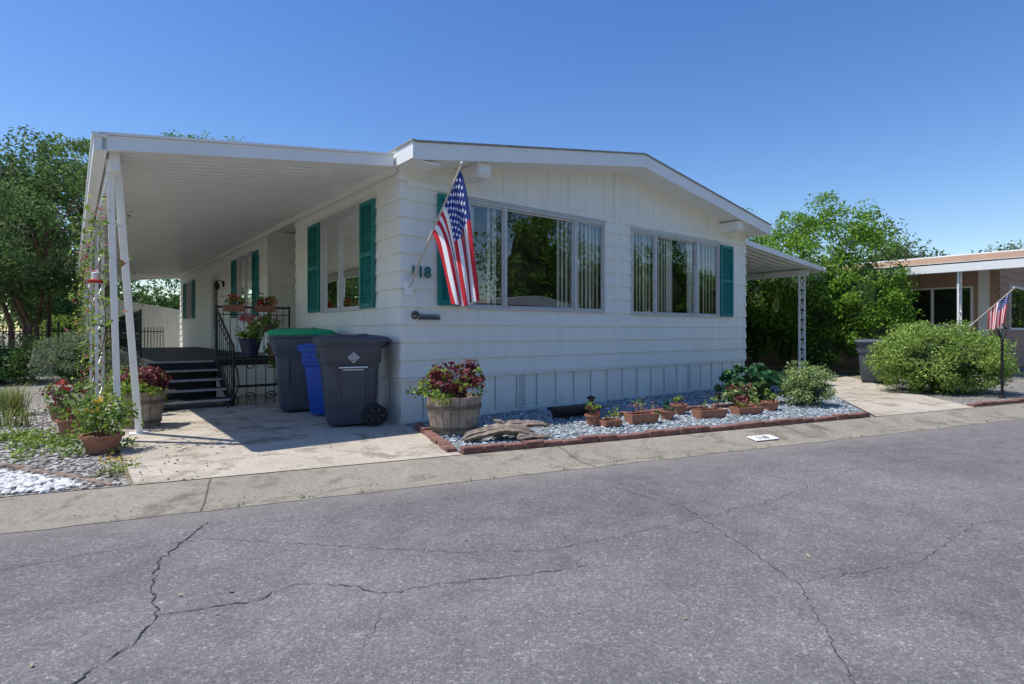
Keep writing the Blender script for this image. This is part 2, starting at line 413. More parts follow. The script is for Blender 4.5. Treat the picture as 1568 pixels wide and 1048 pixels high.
b=MB(); b.poly([SW(1.70,4.97,.006),SW(7.48,4.97,.006),(6.0,10.75,.006),HW(8.1,.2,.006),HW(0,0,.006)],0); b.build('gravel_bed',[GBED])
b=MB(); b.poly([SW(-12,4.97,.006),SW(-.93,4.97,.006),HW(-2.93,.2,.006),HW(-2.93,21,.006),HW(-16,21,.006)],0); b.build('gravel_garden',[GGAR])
b=MB(); b.poly([SW(9.8,4.97,.006),SW(24,4.97,.006),HW(26,-2.4,.006),HW(13,-.6,.006),(7.65,11.0,.006)],0); b.build('gravel_garden',[GGAR])

ICO=None
def pebbles(b,pts,smin,smax,mi=0,flat=.6):
    global ICO
    import bmesh
    if ICO is None:
        bm=bmesh.new(); bmesh.ops.create_icosphere(bm,subdivisions=1,radius=1)
        ICO=(np.array([v.co[:] for v in bm.verts]),[tuple(v.index for v in f.verts) for f in bm.faces]); bm.free()
    V,F=ICO; F=np.array(F)
    for p in pts:
        s=rs.uniform(smin,smax); a=rs.rand()*6.28
        sc=np.array([s*rs.uniform(.7,1.3),s*rs.uniform(.7,1.3),s*flat*rs.uniform(.7,1.3)])
        q=V*(1+.18*rs.randn(len(V),1))*sc; c,s_=math.cos(a),math.sin(a)
        q=np.stack([q[:,0]*c-q[:,1]*s_,q[:,0]*s_+q[:,1]*c,q[:,2]],1)+np.array(p)
        o=len(b.v); b.v.extend(map(tuple,q.tolist())); b.f.extend(map(tuple,(F+o).tolist())); b.m.extend([mi]*len(F))
def inpoly(x,y,P):
    c=False;j=len(P)-1
    for i in range(len(P)):
        if (P[i][1]>y)!=(P[j][1]>y) and x<(P[j][0]-P[i][0])*(y-P[i][1])/(P[j][1]-P[i][1])+P[i][0]: c=not c
        j=i
    return c
def scat(P,n):
    xs=[p[0] for p in P];ys=[p[1] for p in P]; o=[]
    while len(o)<n:
        x=rs.uniform(min(xs),max(xs));y=rs.uniform(min(ys),max(ys))
        if inpoly(x,y,P): o.append((x,y))
    return o
b=MB(); P=[SW(1.78,5.06),SW(7.42,5.06),(5.9,10.4),HW(8,-.05),HW(.1,-.05)]
pebbles(b,[(x,y,.012) for x,y in scat(P,7500)],.012,.026)
b.build('bed_pebbles',[PEB])
b=MB(); P=[SW(-3.5,5.0),SW(-1.0,5.0),HW(-2.96,.2),HW(-2.96,4.5),HW(-6.2,4.5)]
pebbles(b,[(x,y,.012) for x,y in scat(P,6500)],.012,.028)
# stray stones on the concrete and in the gutter
P2=[SW(-1.0,4.96),SW(-.2,4.96),HW(-2.5,.2),HW(-2.9,.2)]
pebbles(b,[(x,y,.018) for x,y in scat(P2,40)],.005,.012)
b.build('garden_pebbles',[PEG])
b=MB()
pebbles(b,[SW(rs.uniform(-4,9),4.47+rs.randn()*.05,-.046) for _ in range(260)],.003,.008,0)
b.build('gutter_grit',[PEG])
b=MB(); P=[SW(-4.2,5.0),SW(-1.30,5.0),(-3.15,4.20),(-4.35,4.66),(-5.3,4.7)]
pebbles(b,[(x,y,.016) for x,y in scat(P,1700)],.013,.034)
b.build('white_rocks',[PEW])

def bricks(b,p,q,L=.2,w=.095,h=.065,gap=.012):
    p=Vector(p[:2]);q=Vector(q[:2]);D=(q-p);T=D.length;d=D/T;n=Vector((-d.y,d.x)); k=int(T/(L+gap))
    for i in range(k):
        o=p+d*(i*(L+gap)); a=random.uniform(-.05,.05); hh=h+random.uniform(-.3,.15)*h*.8; off=n*random.uniform(-.010,.010)
        d2=Vector((d.x*math.cos(a)-d.y*math.sin(a),d.x*math.sin(a)+d.y*math.cos(a))); n2=Vector((-d2.y,d2.x))
        c=[o+off,o+off+d2*L,o+off+d2*L+n2*w,o+off+n2*w]
        ch=.008
        low=[(v.x,v.y,-.02) for v in c]; m=sum(c,Vector((0,0)))/4
        mid=[(v.x,v.y,hh-ch) for v in c]; top=[((v.x-m.x)*.93+m.x,(v.y-m.y)*.90+m.y,hh) for v in c]
        b.loft([low,mid,top])
b=MB(); bricks(b,SW(1.68,4.965),SW(7.5,4.965)); b.build('brick_edging',[BRICK])
b=MB(); bricks(b,SW(1.66,5.08),HW(.10,-.25)); b.build('brick_edging',[BRICK])
b=MB(); bricks(b,(-2.96,4.20),(-4.45,4.86),.19,.05,.024); bricks(b,(-4.45,4.86),(-6.5,5.0),.19,.05,.024); b.build('paver_edging',[BRICKG])
b=MB(); bricks(b,(1.4,7.45),(2.9,8.25)); bricks(b,(3.0,8.3),(4.1,8.55)); b.build('brick_edging',[BRICK])
b=MB(); bricks(b,SW(9.82,5.0),SW(15,5.0)); b.build('brick_edging',[BRICK])

# ------------------------------------------------------------------ house
home=empty('mobile_home',HC,HR)
Ff=lambda a,o,z:(a,-o,z)
Fl=lambda a,o,z:(-o,a,z)
Fr=lambda a,o,z:(8+o,a,z)
def sub(iv,holes):
    out=[iv]
    for h0,h1 in holes:
        n=[]
        for a,c in out:
            if h1<=a or h0>=c: n.append((a,c)); continue
            if h0>a: n.append((a,h0))
            if h1<c: n.append((h1,c))
        out=n
    return out
def lapwall(b,F,a0,a1,z0,z1,lap,holes,mi=0,lip=.020):
    k=int(round((z1-z0)/lap))
    for i in range(k):
        za=z0+i*lap; zb=za+lap
        cuts=sorted({za,zb}|{h[2] for h in holes if za<h[2]<zb}|{h[3] for h in holes if za<h[3]<zb})
        for c0,c1 in zip(cuts[:-1],cuts[1:]):
            m=(c0+c1)/2; hs=[(h[0],h[1]) for h in holes if h[2]<m<h[3]]
            o0=lip*(zb-c0)/lap; o1=lip*(zb-c1)/lap
            for p,q in sub((a0,a1),hs):
                b.add([F(p,o0,c0),F(q,o0,c0),F(q,o1,c1),F(p,o1,c1)],[(0,1,2,3)],mi)
        for p,q in sub((a0,a1),[(h[0],h[1]) for h in holes if h[2]<za<h[3]]):
            b.add([F(p,0,za),F(q,0,za),F(q,lip,za),F(p,lip,za)],[(0,1,2,3)],mi)
LAP=.2225; Z0=.57
wf=[(1.0,3.62,1.49,2.89),(4.35,6.97,1.47,2.87)]
wl=[(1.23,2.76,1.49,2.90),(7.2,8.65,1.49,2.90),(10.9,11.85,.68,2.72),(15.2,16.4,1.6,2.85)]
b=MB()
lapwall(b,Ff,0,8,Z0,Z0+11*LAP,LAP,wf)
for a0,a1 in ((0,4.1),(6.0,18)): lapwall(b,Fl,a0,a1,Z0,Z0+12*LAP,LAP,wl)
lapwall(b,lambda a,o,z:(a,6.0-o,z),0,1.3,Z0,Z0+12*LAP,LAP,[])
lapwall(b,lambda a,o,z:(a,4.1+o,z),0,1.3,Z0,Z0+12*LAP,LAP,[])
lapwall(b,lambda a,o,z:(1.3-o,a,z),4.1,6.0,Z0,Z0+12*LAP,LAP,[])
lapwall(b,Fr,0,18,Z0,Z0+12*LAP,LAP,[])
lapwall(b,lambda a,o,z:(a,18+o,z),0,8,Z0,Z0+12*LAP,LAP,[])
for (x,y,sx,sy) in ((0,0,-1,-1),(8,0,1,-1),(0,4.1,-1,1),(0,6.0,-1,-1)):
    for i in range(12):
        za=Z0+i*LAP+.002; zb=za+LAP-.004; r0=[];r1=[]
        for (r,o,zz) in ((r0,.030,za),(r1,.010,zb)):
            e=.055
            r+= [(x+sx*o,y+sy*o,zz),(x-sx*e,y+sy*o,zz),(x-sx*e,y-sy*.0,zz),(x,y-sy*e,zz),(x+sx*o,y-sy*e,zz)]
        b.loft([r0,r1],0)
b.build('siding',[SIDING],home)
b=MB(); zt=Z0+11*LAP
b.poly([(0,-.002,zt),(8,-.002,zt),(8,-.002,3.2),(4.1,-.002,3.86),(0,-.002,3.2)],0)
def rz(x): return 3.19+(x/4.1)*.64 if x<4.1 else 3.19+(8.1-x)/4.0*.64
for x in np.arange(.75,7.9,.42):
    if abs(x-3.93)>.1: b.box(x-.009,x+.009,-.010,-.0025,zt+.05,rz(x),0)
b.box(.06,3.89,-.024,-.003,zt-.055,zt+.03,0); b.box(3.98,7.94,-.024,-.003,zt-.055,zt+.03,0)
b.box(3.895,3.975,-.034,-.003,Z0,rz(3.93)+.01,0)
b.build('gable_panel',[SIDING],home)
b=MB()
def skirt(F,a0,a1,vents):
    b.add([F(a0,.0,0),F(a1,.0,0),F(a1,.0,Z0),F(a0,.0,Z0)],[(0,1,2,3)],0)
    b.box(a0,a1,.001,.026,Z0-.035,Z0-.004,0,F)
    b.box(a0,a1,.001,.02,0,.05,0,F)
    x=a0+.3
    while x<a1-.05:
        b.box(x-.006,x+.006,.001,.012,.05,Z0-.035,1,F); b.box(x+.008,x+.022,.001,.010,.05,Z0-.035,0,F)
        x+=.38
    for v in vents:
        b.box(v-.05,v+.05,.012,.018,.06,Z0-.05,0,F)
        for i in range(17):
            for q in (-.03,0,.03): b.box(v+q-.009,v+q+.009,.018,.020,.09+i*.026,.09+i*.026+.011,2,F)
skirt(Ff,0,8,[1.93,6.0]); skirt(Fl,0,4.1,[2.4]); skirt(Fl,6,18,[]); skirt(Fr,0,18,[]); skirt(lambda a,o,z:(a,18+o,z),0,8,[])
skirt(lambda a,o,z:(a,6.0-o,z),0,1.3,[]);skirt(lambda a,o,z:(1.3-o,a,z),4.1,6.0,[])
b.build('skirting',[SIDING,M('skirt_groove',(.42,.41,.37),.8,.1),BINGY],home)
b=MB()
xs=[(-.06,3.37),(4.1,4.03),(8.12,3.36)]; y0,y1=-.45,18.35
for (xa,za),(xb,zb) in zip(xs[:-1],xs[1:]):
    b.add([(xa,y0,za),(xb,y0,zb),(xb,y1,zb),(xa,y1,za)],[(0,1,2,3)],0)
    b.add([(xa,y0,za-.19),(xb,y0,zb-.19),(xb,y1,zb-.19),(xa,y1,za-.19)],[(0,1,2,3)],1)
    for yy,yo in ((y0,-.03),(y1,.03)):
        b.loft([[(xa,yy,za-.21),(xb,yy,zb-.21),(xb,yy,zb-.012),(xa,yy,za-.012)],[(xa,yy+yo,za-.21),(xb,yy+yo,zb-.21),(xb,yy+yo,zb-.012),(xa,yy+yo,za-.012)]],1)
        b.loft([[(xa,yy-yo*.5,za-.010),(xb,yy-yo*.5,zb-.010),(xb,yy-yo*.5,zb+.012),(xa,yy-yo*.5,za+.012)],[(xa,yy+yo*1.6,za-.010),(xb,yy+yo*1.6,zb-.010),(xb,yy+yo*1.6,zb+.012),(xa,yy+yo*1.6,za+.012)]],2)
b.box(-.10,-.062,-.485,18.38,3.17,3.362,1); b.box(-.115,-.06,-.50,18.39,3.363,3.385,2)
b.box(8.122,8.16,-.485,18.38,3.15,3.352,1); b.box(8.11,8.18,-.50,18.39,3.353,3.375,2)
b.box(-.05,.3,-.44,0,3.155,3.178,1)
for x in (.98,7.15):
    zr=rz(x); b.loft([[(x-.10,-.40,zr-.02),(x+.10,-.40,zr-.02),(x+.10,-.40,zr-.15),(x-.10,-.40,zr-.15)],[(x-.10,-.36,zr-.02),(x+.10,-.36,zr-.02),(x+.10,-.36,zr-.20),(x-.10,-.36,zr-.20)],[(x-.10,0,zr-.02),(x+.10,0,zr-.02),(x+.10,0,zr-.20),(x-.10,0,zr-.20)]],1)
b.build('roof',[ROOFM,TRIM,DRIP],home)
def window(F,a0,a1,z0,z1,mull,cur,tag,room=True):
    b=MB()
    b.box(a0-.03,a1+.03,-.04,.035,z0-.035,z0,0,F); b.box(a0-.03,a1+.03,-.04,.035,z1,z1+.035,0,F)
    b.box(a0-.03,a0,-.04,.034,z0,z1,0,F); b.box(a1,a1+.03,-.04,.034,z0,z1,0,F)
    b.box(a0-.05,a1+.05,.02,.05,z1+.036,z1+.055,0,F)
    for i,m in enumerate(mull):
        b.box(m-.024,m+.024,-.03,.028,z0,z1,0,F)
    ed=[a0]+list(mull)+[a1]
    for i in range(len(ed)-1):
        p,q=ed[i]+(.024 if i else 0),ed[i+1]-(.024 if i<len(ed)-2 else 0); o=-.004 if i%2==0 else -.02
        t=.028
        b.box(p,q,o-.012,o+.012,z0,z0+t,0,F); b.box(p,q,o-.012,o+.012,z1-t,z1,0,F)
        b.box(p,p+t,o-.012,o+.012,z0+t,z1-t,0,F); b.box(q-t,q,o-.012,o+.012,z0+t,z1-t,0,F)
        b.add([F(p,o-.001,z0),F(q,o-.001,z0),F(q,o-.001,z1),F(p,o-.001,z1)],[(0,1,2,3)],1)
    b.build('window_'+tag,[ALU,GLASS],home)
    b=MB(); D=1.6
    A,B,zz0,zz1=a0-.5,a1+.5,z0-.6,z1+.12
    b.add([F(A,-D,zz0),F(B,-D,zz0),F(B,-D,zz1),F(A,-D,zz1),F(A,-.045,zz0),F(B,-.045,zz0),F(B,-.045,zz1),F(A,-.045,zz1)],[(0,1,2,3),(0,4,7,3),(1,5,6,2),(0,1,5,4),(3,2,6,7)],0)
    for (p,q,kind) in cur:
        n=int((q-p)/(.085 if kind==0 else .035)); v=[]
        if kind==0:
            for i in range(n):
                x=p+(q-p)*i/n; j=random.uniform(-.012,.012)
                b.add([F(x,-.055,z0-.05),F(x+.082,-.085+j,z0-.05),F(x+.082,-.085+j,z1+.02),F(x,-.055,z1+.02)],[(0,1,2,3)],1)
        else:
            for i in range(n+1):
                x=p+(q-p)*i/n; o=-.075+.020*math.sin(i*1.9)
                v+=[F(x,o,z0-.05),F(x,o,z1+.02)]
            b.add(v,[(2*i,2*i+2,2*i+3,2*i+1) for i in range(n)],2)
    b.build('room_'+tag,[DARK,BLIND,CURT],home)
window(Ff,1.0,3.62,1.49,2.89,[1.61,2.99],[(2.66,3.62,0),(1.01,1.14,1),(1.34,1.52,0)],'front_main')
window(Ff,4.35,6.97,1.47,2.87,[4.99,6.25],[(4.36,5.40,0),(5.40,5.62,1),(6.05,6.45,1),(6.55,6.97,0)],'front_side')
window(Fl,1.23,2.76,1.49,2.90,[2.0],[(1.96,2.76,1),(1.24,1.36,1)],'side_near')
window(Fl,7.2,8.65,1.49,2.90,[7.9],[(7.22,7.8,1),(8.2,8.63,1)],'side_mid')
window(Fl,15.2,16.4,1.6,2.85,[15.8],[(15.2,16.3,1)],'side_far')
b=MB()
b.box(10.85,10.9,-.05,.035,.66,2.76,0,Fl); b.box(11.85,11.9,-.05,.035,.66,2.76,0,Fl); b.box(10.85,11.9,-.05,.034,2.725,2.77,0,Fl)
b.box(10.9,11.85,-.05,-.02,.68,2.72,1,Fl); b.box(11.0,11.75,-.018,-.012,1.2,2.6,2,Fl); b.box(10.98,11.77,-.02,-.010,1.16,1.2,0,Fl)
b.build('door',[TRIM,ALU,DARK],home)
def shutter(F,a0,a1,z0,z1,tag):
    b=MB(); t=.05
    b.box(a0,a0+t,.021,.055,z0,z1,0,F); b.box(a1-t,a1,.021,.055,z0,z1,0,F)
    for zc in (z0,z1-.06,(z0+z1)/2-.03): b.box(a0+t,a1-t,.022,.054,zc,zc+.06,0,F)
    b.box(a0+t,a1-t,.021,.028,z0,z1,0,F)
    for (za,zb) in ((z0+.06,(z0+z1)/2-.03),((z0+z1)/2+.03,z1-.06)):
        n=int((zb-za)/.038)
        for i in range(n):
            zc=za+(zb-za)*i/n; h=(zb-za)/n
            b.add([F(a0+t,.050,zc+.004),F(a1-t,.050,zc+.004),F(a1-t,.029,zc+h),F(a0+t,.029,zc+h),F(a0+t,.029,zc+.004),F(a1-t,.029,zc+.004)],[(0,1,2,3),(0,1,5,4)],0)
    b.build('shutter_'+tag,[TEAL],home)
shutter(Ff,.50,.95,1.49,2.93,'a'); shutter(Ff,7.03,7.48,1.45,2.89,'b')
shutter(Fl,.72,1.17,1.47,2.93,'c'); shutter(Fl,2.82,3.36,1.47,2.93,'d')
shutter(Fl,6.68,7.12,1.49,2.92,'e'); shutter(Fl,8.72,9.2,1.49,2.92,'f'); shutter(Fl,14.7,15.12,1.6,2.87,'g'); shutter(Fl,16.47,16.95,1.6,2.87,'h')
b=MB(); b.box(10.15,10.27,.02,.05,2.35,2.5,0,Fl); b.tube([Fl(10.21,.04,2.45),Fl(10.21,.14,2.52),Fl(10.21,.19,2.46)],.012,0); b.lathe([(0.01,.12),(.07,.06),(.075,0),(.05,-.1),(0,-.12)],Fl(10.21,.19,2.36),10,0); b.build('porch_lamp',[BLACK],home)
def text(body,size,loc,rot,mat,name,parent,ext=.006):
    c=bpy.data.curves.new(name,'FONT'); c.body=body; c.size=size; c.extrude=ext; c.offset=.004*size/.2
    o=bpy.data.objects.new(name,c); scene.collection.objects.link(o); c.materials.append(mat)
    o.location=loc; o.rotation_euler=rot; o.parent=parent; return o
text('118',.20,(.10,-.034,1.835),(R(90),0,0),TEALN,'house_number',home)
b=MB()
pts=[(.17+.055*math.cos(t)*(1-.08*t),-.04,1.35+.055*math.sin(t)*(1-.08*t)) for t in np.linspace(0,9,34)]
b.tube(pts,.012,0,6); b.box(.22,.53,-.045,-.03,1.302,1.335,0)
for i in range(9): b.tube([(.235+i*.033,-.04,1.33),(.245+i*.033,-.04,1.375),(.262+i*.033,-.04,1.34)],.007,0,5)
b.build('name_ornament',[ORN],home)

# flag
def flag(parent,base,tip,t0,t1,bot0,bot1,fold=.06,nfold=2.6,outv=(0,-1,0),pr=.014,name='flag'):
    b=MB(); base=Vector(base);tip=Vector(tip); bot0=Vector(bot0);bot1=Vector(bot1);ov=Vector(outv)
    nh,nf=104,130; vs=[]
    for i in range(nh+1):
        h=i/nh; Hp=base.lerp(tip,t0+(t1-t0)*h); Bp=bot0.lerp(bot1,h)
        for j in range(nf+1):
            f=j/nf; g=f**.62
            p=Vector((Hp.x+(Bp.x-Hp.x)*g,Hp.y+(Bp.y-Hp.y)*g,Hp.z+(Bp.z-Hp.z)*f**1.05))
            am=fold*(f**.6)*(1-.25*f)
            ph=2*math.pi*nfold*h+1.1*math.sin(3*f)+.6
            p+=ov*am*math.sin(ph)+Vector((1,0,0))*am*.5*math.cos(ph*1.0+.5)
            p.z+=.012*math.sin(9*h+5*f)-.03*f*math.sin(4*h)
            vs.append(p)
    fs=[];ms=[]
    for i in range(nh):
        st=int((i/nh)*13)
        for j in range(nf):
            h=(i+.5)/nh; f=(j+.5)/nf
            if h<7/13 and f<.4:
                mi=2; r=h/(7/13)*9.99; c=f/.4*11.99; ri=int(r);ci=int(c)
                if (ri+ci)%2==0 and 1<=ri<=9 and abs(r-ri-.5)<.30 and abs(c-ci-.5)<.34: mi=1
            else: mi=0 if st%2==0 else 1
            a=i*(nf+1)+j; fs.append((a,a+1,a+nf+2,a+nf+1)); ms.append(mi)
    b.v=[tuple(p) for p in vs]; b.f=fs; b.m=ms
    b.build('cloth',[FR,FW,FB],parent,smooth=True)
    b=MB(); b.tube([base,tip],pr,0,8); d=(tip-base).normalized(); b.lathe([(0,-.02),(.02,-.01),(.024,.012),(.012,.03),(0,.035)],tuple(tip),10,1)
    b.tube([base-d*.02,base+d*.12],pr*1.7,1,8)
    b.build('pole',[POLE,ALU],parent,smooth=True)
fl=empty('american_flag',HC,HR)
flag(fl,(.08,-.03,1.70),(.432,-.70,3.137),.955,.44,(.60,-.78,1.53),(.34,-.66,1.44),.075,2.4)
b=MB(); b.box(.03,.13,-.05,-.028,1.60,1.78,0); b.build('bracket',[METALW],fl)

# ------------------------------------------------------------------ carport left
def ribroof(b,x0,z0,x1,z1,y0,y1,pitch=.15,th=.055,mi=0):
    n=int((y1-y0)/pitch); pr=[]
    for i in range(n):
        y=y0+(y1-y0)*i/n; d=(y1-y0)/n
        pr+=[(y,0),(y+d*.60,0),(y+d*.66,th*.55),(y+d*.80,th*.55),(y+d*.86,0)]
    pr.append((y1,0)); v=[]
    for y,dz in pr: v+=[(x0,y,z0+dz),(x1,y,z1+dz)]
    b.add(v,[(2*i,2*i+1,2*i+3,2*i+2) for i in range(len(pr)-1)],mi)
    b.add([(x0,y0,z0+.05),(x1,y0,z1+.05),(x1,y1,z1+.05),(x0,y1,z0+.05)],[(0,1,2,3)],mi)
cp=empty('carport',HC,HR)
b=MB()
ribroof(b,-2.96,2.84,-.04,3.21,.03,17.8)
def slant(b,x0,z0,x1,z1,y0,y1,h,mi):
    b.loft([[(x0,y0,z0),(x1,y0,z1),(x1,y0,z1+h),(x0,y0,z0+h)],[(x0,y1,z0),(x1,y1,z1),(x1,y1,z1+h),(x0,y1,z0+h)]],mi)
slant(b,-3.0,2.80,-.12,3.17,-.03,.028,.13,0); slant(b,-3.02,2.932,-.12,3.302,-.05,.06,.022,1)
slant(b,-3.0,2.78,-.06,3.16,17.8,17.86,.13,0)
b.box(-3.06,-2.962,-.03,17.86,2.79,2.91,0); b.box(-3.075,-2.955,-.05,17.88,2.911,2.945,1)
b.box(-2.94,-2.86,.1,17.6,2.66,2.838,0)
b.box(-.08,-.022,.05,17.8,3.13,3.205,0)
b.build('roof_panels',[METALW,TRIM],cp)
b=MB()
def ladderpost(b,A0,A1,B0,B1,r=.022,n=9,mi=0):
    A0,A1,B0,B1=map(Vector,(A0,A1,B0,B1)); b.tube([A0,A1],r,mi,4); b.tube([B0,B1],r,mi,4)
    for i in range(n):
        t=(i+.6)/n; p=A0.lerp(A1,t);q=B0.lerp(B1,t); b.tube([p,q],r*.5,mi,5)
        if i<n-1:
            if i%2==0: b.tube([p,B0.lerp(B1,(i+1.6)/n)],r*.4,mi,4)
            else: b.tube([q,A0.lerp(A1,(i+1.6)/n)],r*.4,mi,4)
b.tube([(-2.83,.80,0),(-2.93,.30,2.80)],.040,0,4); b.tube([(-2.62,1.21,0),(-2.87,.36,2.80)],.046,0,4)
b.tube([(-2.90,.42,2.2),(-2.80,.55,2.2)],.012,0,4)
b.box(-2.92,-2.74,.71,.89,.012,.022,0); b.box(-2.71,-2.53,1.12,1.30,.012,.022,0)
for w in (3.4,6.4,9.4,12.4,15.4,17.6):
    ladderpost(b,(-2.94,w,0),(-2.94,w,2.66),(-2.86,w+.28,0),(-2.86,w+.28,2.66),.026,11)
b.build('posts',[METALW],cp)
b=MB()
for w,k in ((.7,110),(3.5,420),(6.5,420),(9.5,350),(12.5,300)):
    for i in range(k):
        z=rs.uniform(.1,2.75) if w>1 else rs.uniform(1.2,2.5)
        c=np.array([[-2.92+rs.randn()*.10-.05,w+.1+rs.randn()*.18-(.25 if w<1 else 0),z]])
        leaves(b,c,np.array([[-1.,-.4,.5]]),.07,0 if rs.rand()<.88 else 1)
for w in (3.5,6.5,9.5): 
    pts=[(-2.90+.07*math.sin(t*9+w),w+.12+.1*math.cos(t*8),t*2.65) for t in np.linspace(0,1,24)]; b.tube(pts,.007,2,5)
b.build('climbing_vine',[L_LIME,L_PINK,BARK],None,HC,HR)
b=MB(); b.tube([(0,0,0),(0,0,.75)],.004,0,4); b.lathe([(0,-.16),(.09,-.15),(.10,-.12),(.03,-.10)],(0,0,0),14,1); b.lathe([(.045,-.11),(.05,-.02),(.03,.01),(0,.02)],(0,0,0),14,2)
b.build('hummingbird_feeder',[BLACK,REDP,WPR],None,HW(-2.96,3.0,1.95),0,True)

# deck + steps + railing
dk=empty('porch_deck',HC,HR)
b=MB(); DZ=.66
for y in np.arange(4.4,14.0,.142): b.box(-2.25,-.03,y,y+.136,DZ-.035,DZ,0)
b.box(-2.24,-.03,4.42,14.0,DZ-.2,DZ-.037,0); b.box(-2.22,-2.20,4.43,14.0,0,DZ-.2,0)
b.box(.0,1.28,4.12,5.98,DZ-.06,DZ,0)
b.box(-1.26,-.03,4.395,4.415,.02,DZ-.1,2)
b.box(-1.30,-.03,4.36,4.40,DZ-.09,DZ-.002,0)
for i in range(4):
    z=.132*(i+1); y=3.05+i*.3375
    b.box(-2.28,-1.30,y,y+.30,z-.035,z,0); b.box(-2.28,-1.30,y-.012,y-.001,z-.030,z+.002,1)
b.box(-2.28,-1.30,4.385,4.398,DZ-.03,DZ+.002,1)
for x in (-2.30,-1.28):
    b.loft([[(x-.02,2.98,0),(x-.02,3.2,0),(x-.02,4.38,.5),(x-.02,4.38,.655),(x-.02,4.3,.655)],[(x+.02,2.98,0),(x+.02,3.2,0),(x+.02,4.38,.5),(x+.02,4.38,.655),(x+.02,4.3,.655)]],0)
b.box(-2.25,-1.32,4.36,4.38,0,.6,0)
b.build('deck_and_steps',[DECK,NOSE,SIDING],dk)
b=MB()
def scroll(b,c,r,ax,turns=1.3,flip=1,tr=.006):
    pts=[]
    for t in np.linspace(0,turns*2*math.pi,22):
        rr=r*(1-t/(turns*2*math.pi)*.75); dx=rr*math.cos(t)*flip; dz=rr*math.sin(t)
        pts.append((c[0]+ax[0]*dx,c[1]+ax[1]*dx,c[2]+dz))
    b.tube(pts,tr,0,5)
def rail(b,p,q,z0p,z0q,h=.9,n=10,orn=True):
    p=Vector((p[0],p[1],0));q=Vector((q[0],q[1],0)); d=(q-p).normalized()
    P=lambda t,z:tuple(p.lerp(q,t)+Vector((0,0,z0p+(z0q-z0p)*t+z)))
    b.tube([P(0,h),P(1,h)],.018,0,6); b.tube([P(0,.1),P(1,.1)],.011,0,6); b.tube([P(0,h-.13),P(1,h-.13)],.008,0,6)
    b.tube([P(0,0),P(0,h+.03)],.018,0,6); b.tube([P(1,0),P(1,h+.03)],.018,0,6)
    for i in range(1,n):
        t=i/n
        if orn and i%3==0:
            b.tube([P(t,.1),P(t,h*.38)],.007,0,4); b.tube([P(t,h*.62),P(t,h)],.007,0,4)
            c=P(t,h*.5); scroll(b,(c[0],c[1],c[2]+.06),.06,(d.x,d.y),1.2,1); scroll(b,(c[0],c[1],c[2]-.06),.06,(d.x,d.y),1.2,-1)
        else: b.tube([P(t,.1),P(t,h)],.007,0,4)
rail(b,(-1.26,4.42),(-.04,4.42),DZ,DZ,.92,11)
rail(b,(-1.27,3.05),(-1.27,4.38),.02,DZ,.90,9,False)
rail(b,(-2.2,6.2),(-2.2,13.6),DZ,DZ,.88,52)
b.build('railing',[BLACK],dk)

def potplant(name,loc,r,h,mats,nl,lsize,pr,ph,kind='round',pot=TERRA,par=None,rz_=0,top=1.15):
    e=MB()
    if kind=='round': e.lathe([(0,.0),(r*.7,0),(r*.95,h*.86),(r*1.06,h*.86),(r*1.06,h),(r*.93,h),(r*.9,h*.88),(0,h*.88)],(0,0,0),20,0)
    else:
        e.loft([[(-r*.9,-.08,0),(r*.9,-.08,0),(r*.9,.08,0),(-r*.9,.08,0)],[(-r,-.10,h),(r,-.10,h),(r,.10,h),(-r,.10,h)],[(-r*.93,-.08,h),(r*.93,-.08,h),(r*.93,.08,h),(-r*.93,.08,h)],[(-r*.93,-.08,h-.03),(r*.93,-.08,h-.03),(r*.93,.08,h-.03),(-r*.93,.08,h-.03)]],0)
    for k in range(10):
        a=random.uniform(0,6.28); e.tube([(0.3*r*math.cos(a),.2*r*math.sin(a),h*.85),(pr*.7*math.cos(a),(pr if kind=='round' else .12)*.7*math.sin(a),h+ph*random.uniform(.4,.9))],.005,1,4)
    for i,(m,frac) in enumerate(mats):
        crown(e,(0,0,h+ph*.45),(pr,pr if kind=='round' else .13,ph*.55),max(3,int(nl*frac/14)),pr*.35 if kind=='round' else .08,14,lsize,2+i,.3,.65,zmin=h*.7)
    return e.build(name,[pot,BARK]+[m for m,_ in mats],par,loc,rz_)
potplant('flower_box',HW(-1.0,4.30,1.50),.17,.11,[(L_LIME,.5),(L_PINK,.3),(L_RED,.3)],200,.05,.18,.12,'box',TERRA,None,HR)
potplant('flower_box',HW(-.50,4.30,1.50),.17,.11,[(L_LIME,.5),(L_RED,.6)],220,.05,.19,.10,'box',TERRA,None,HR)
# plant stand: bell-shaped wrought-iron stand with flaring legs
ps=empty('plant_stand',(-3.95,8.75,0.012),HR)
b=MB()
for x in (-1,1):
    for y in (-.13,.13):
        b.tube([(x*.47,y,0),(x*.44,y,.04),(x*.36,y,.16),(x*.31,y,.34),(x*.33,y,.55),(x*.40,y,.74),(x*.38,y,.80)],.012,0,6)
for z,h in ((.74,.38),(.30,.32)):
    for y in (-.13,0,.13): b.tube([(-h,y,z),(h,y,z)],.009,0,5)
    for x in np.linspace(-h,h,9): b.tube([(x,-.13,z),(x,.13,z)],.005,0,4)
for x in (-.2,-.07,.07,.2): b.tube([(x,-.135,.02),(x,-.135,.74)],.007,0,5)
for x,f in ((-.14,1),(.14,-1)):
    scroll(b,(x,-.135,.62),.075,(1,0),1.4,f,.008); scroll(b,(x,-.135,.14),.08,(1,0),1.4,-f,.008)
for x,f in ((-.36,-1),(.36,1)): scroll(b,(x,-.135,.09),.07,(1,0),1.3,f,.008)
b.build('frame',[BLACK],ps)
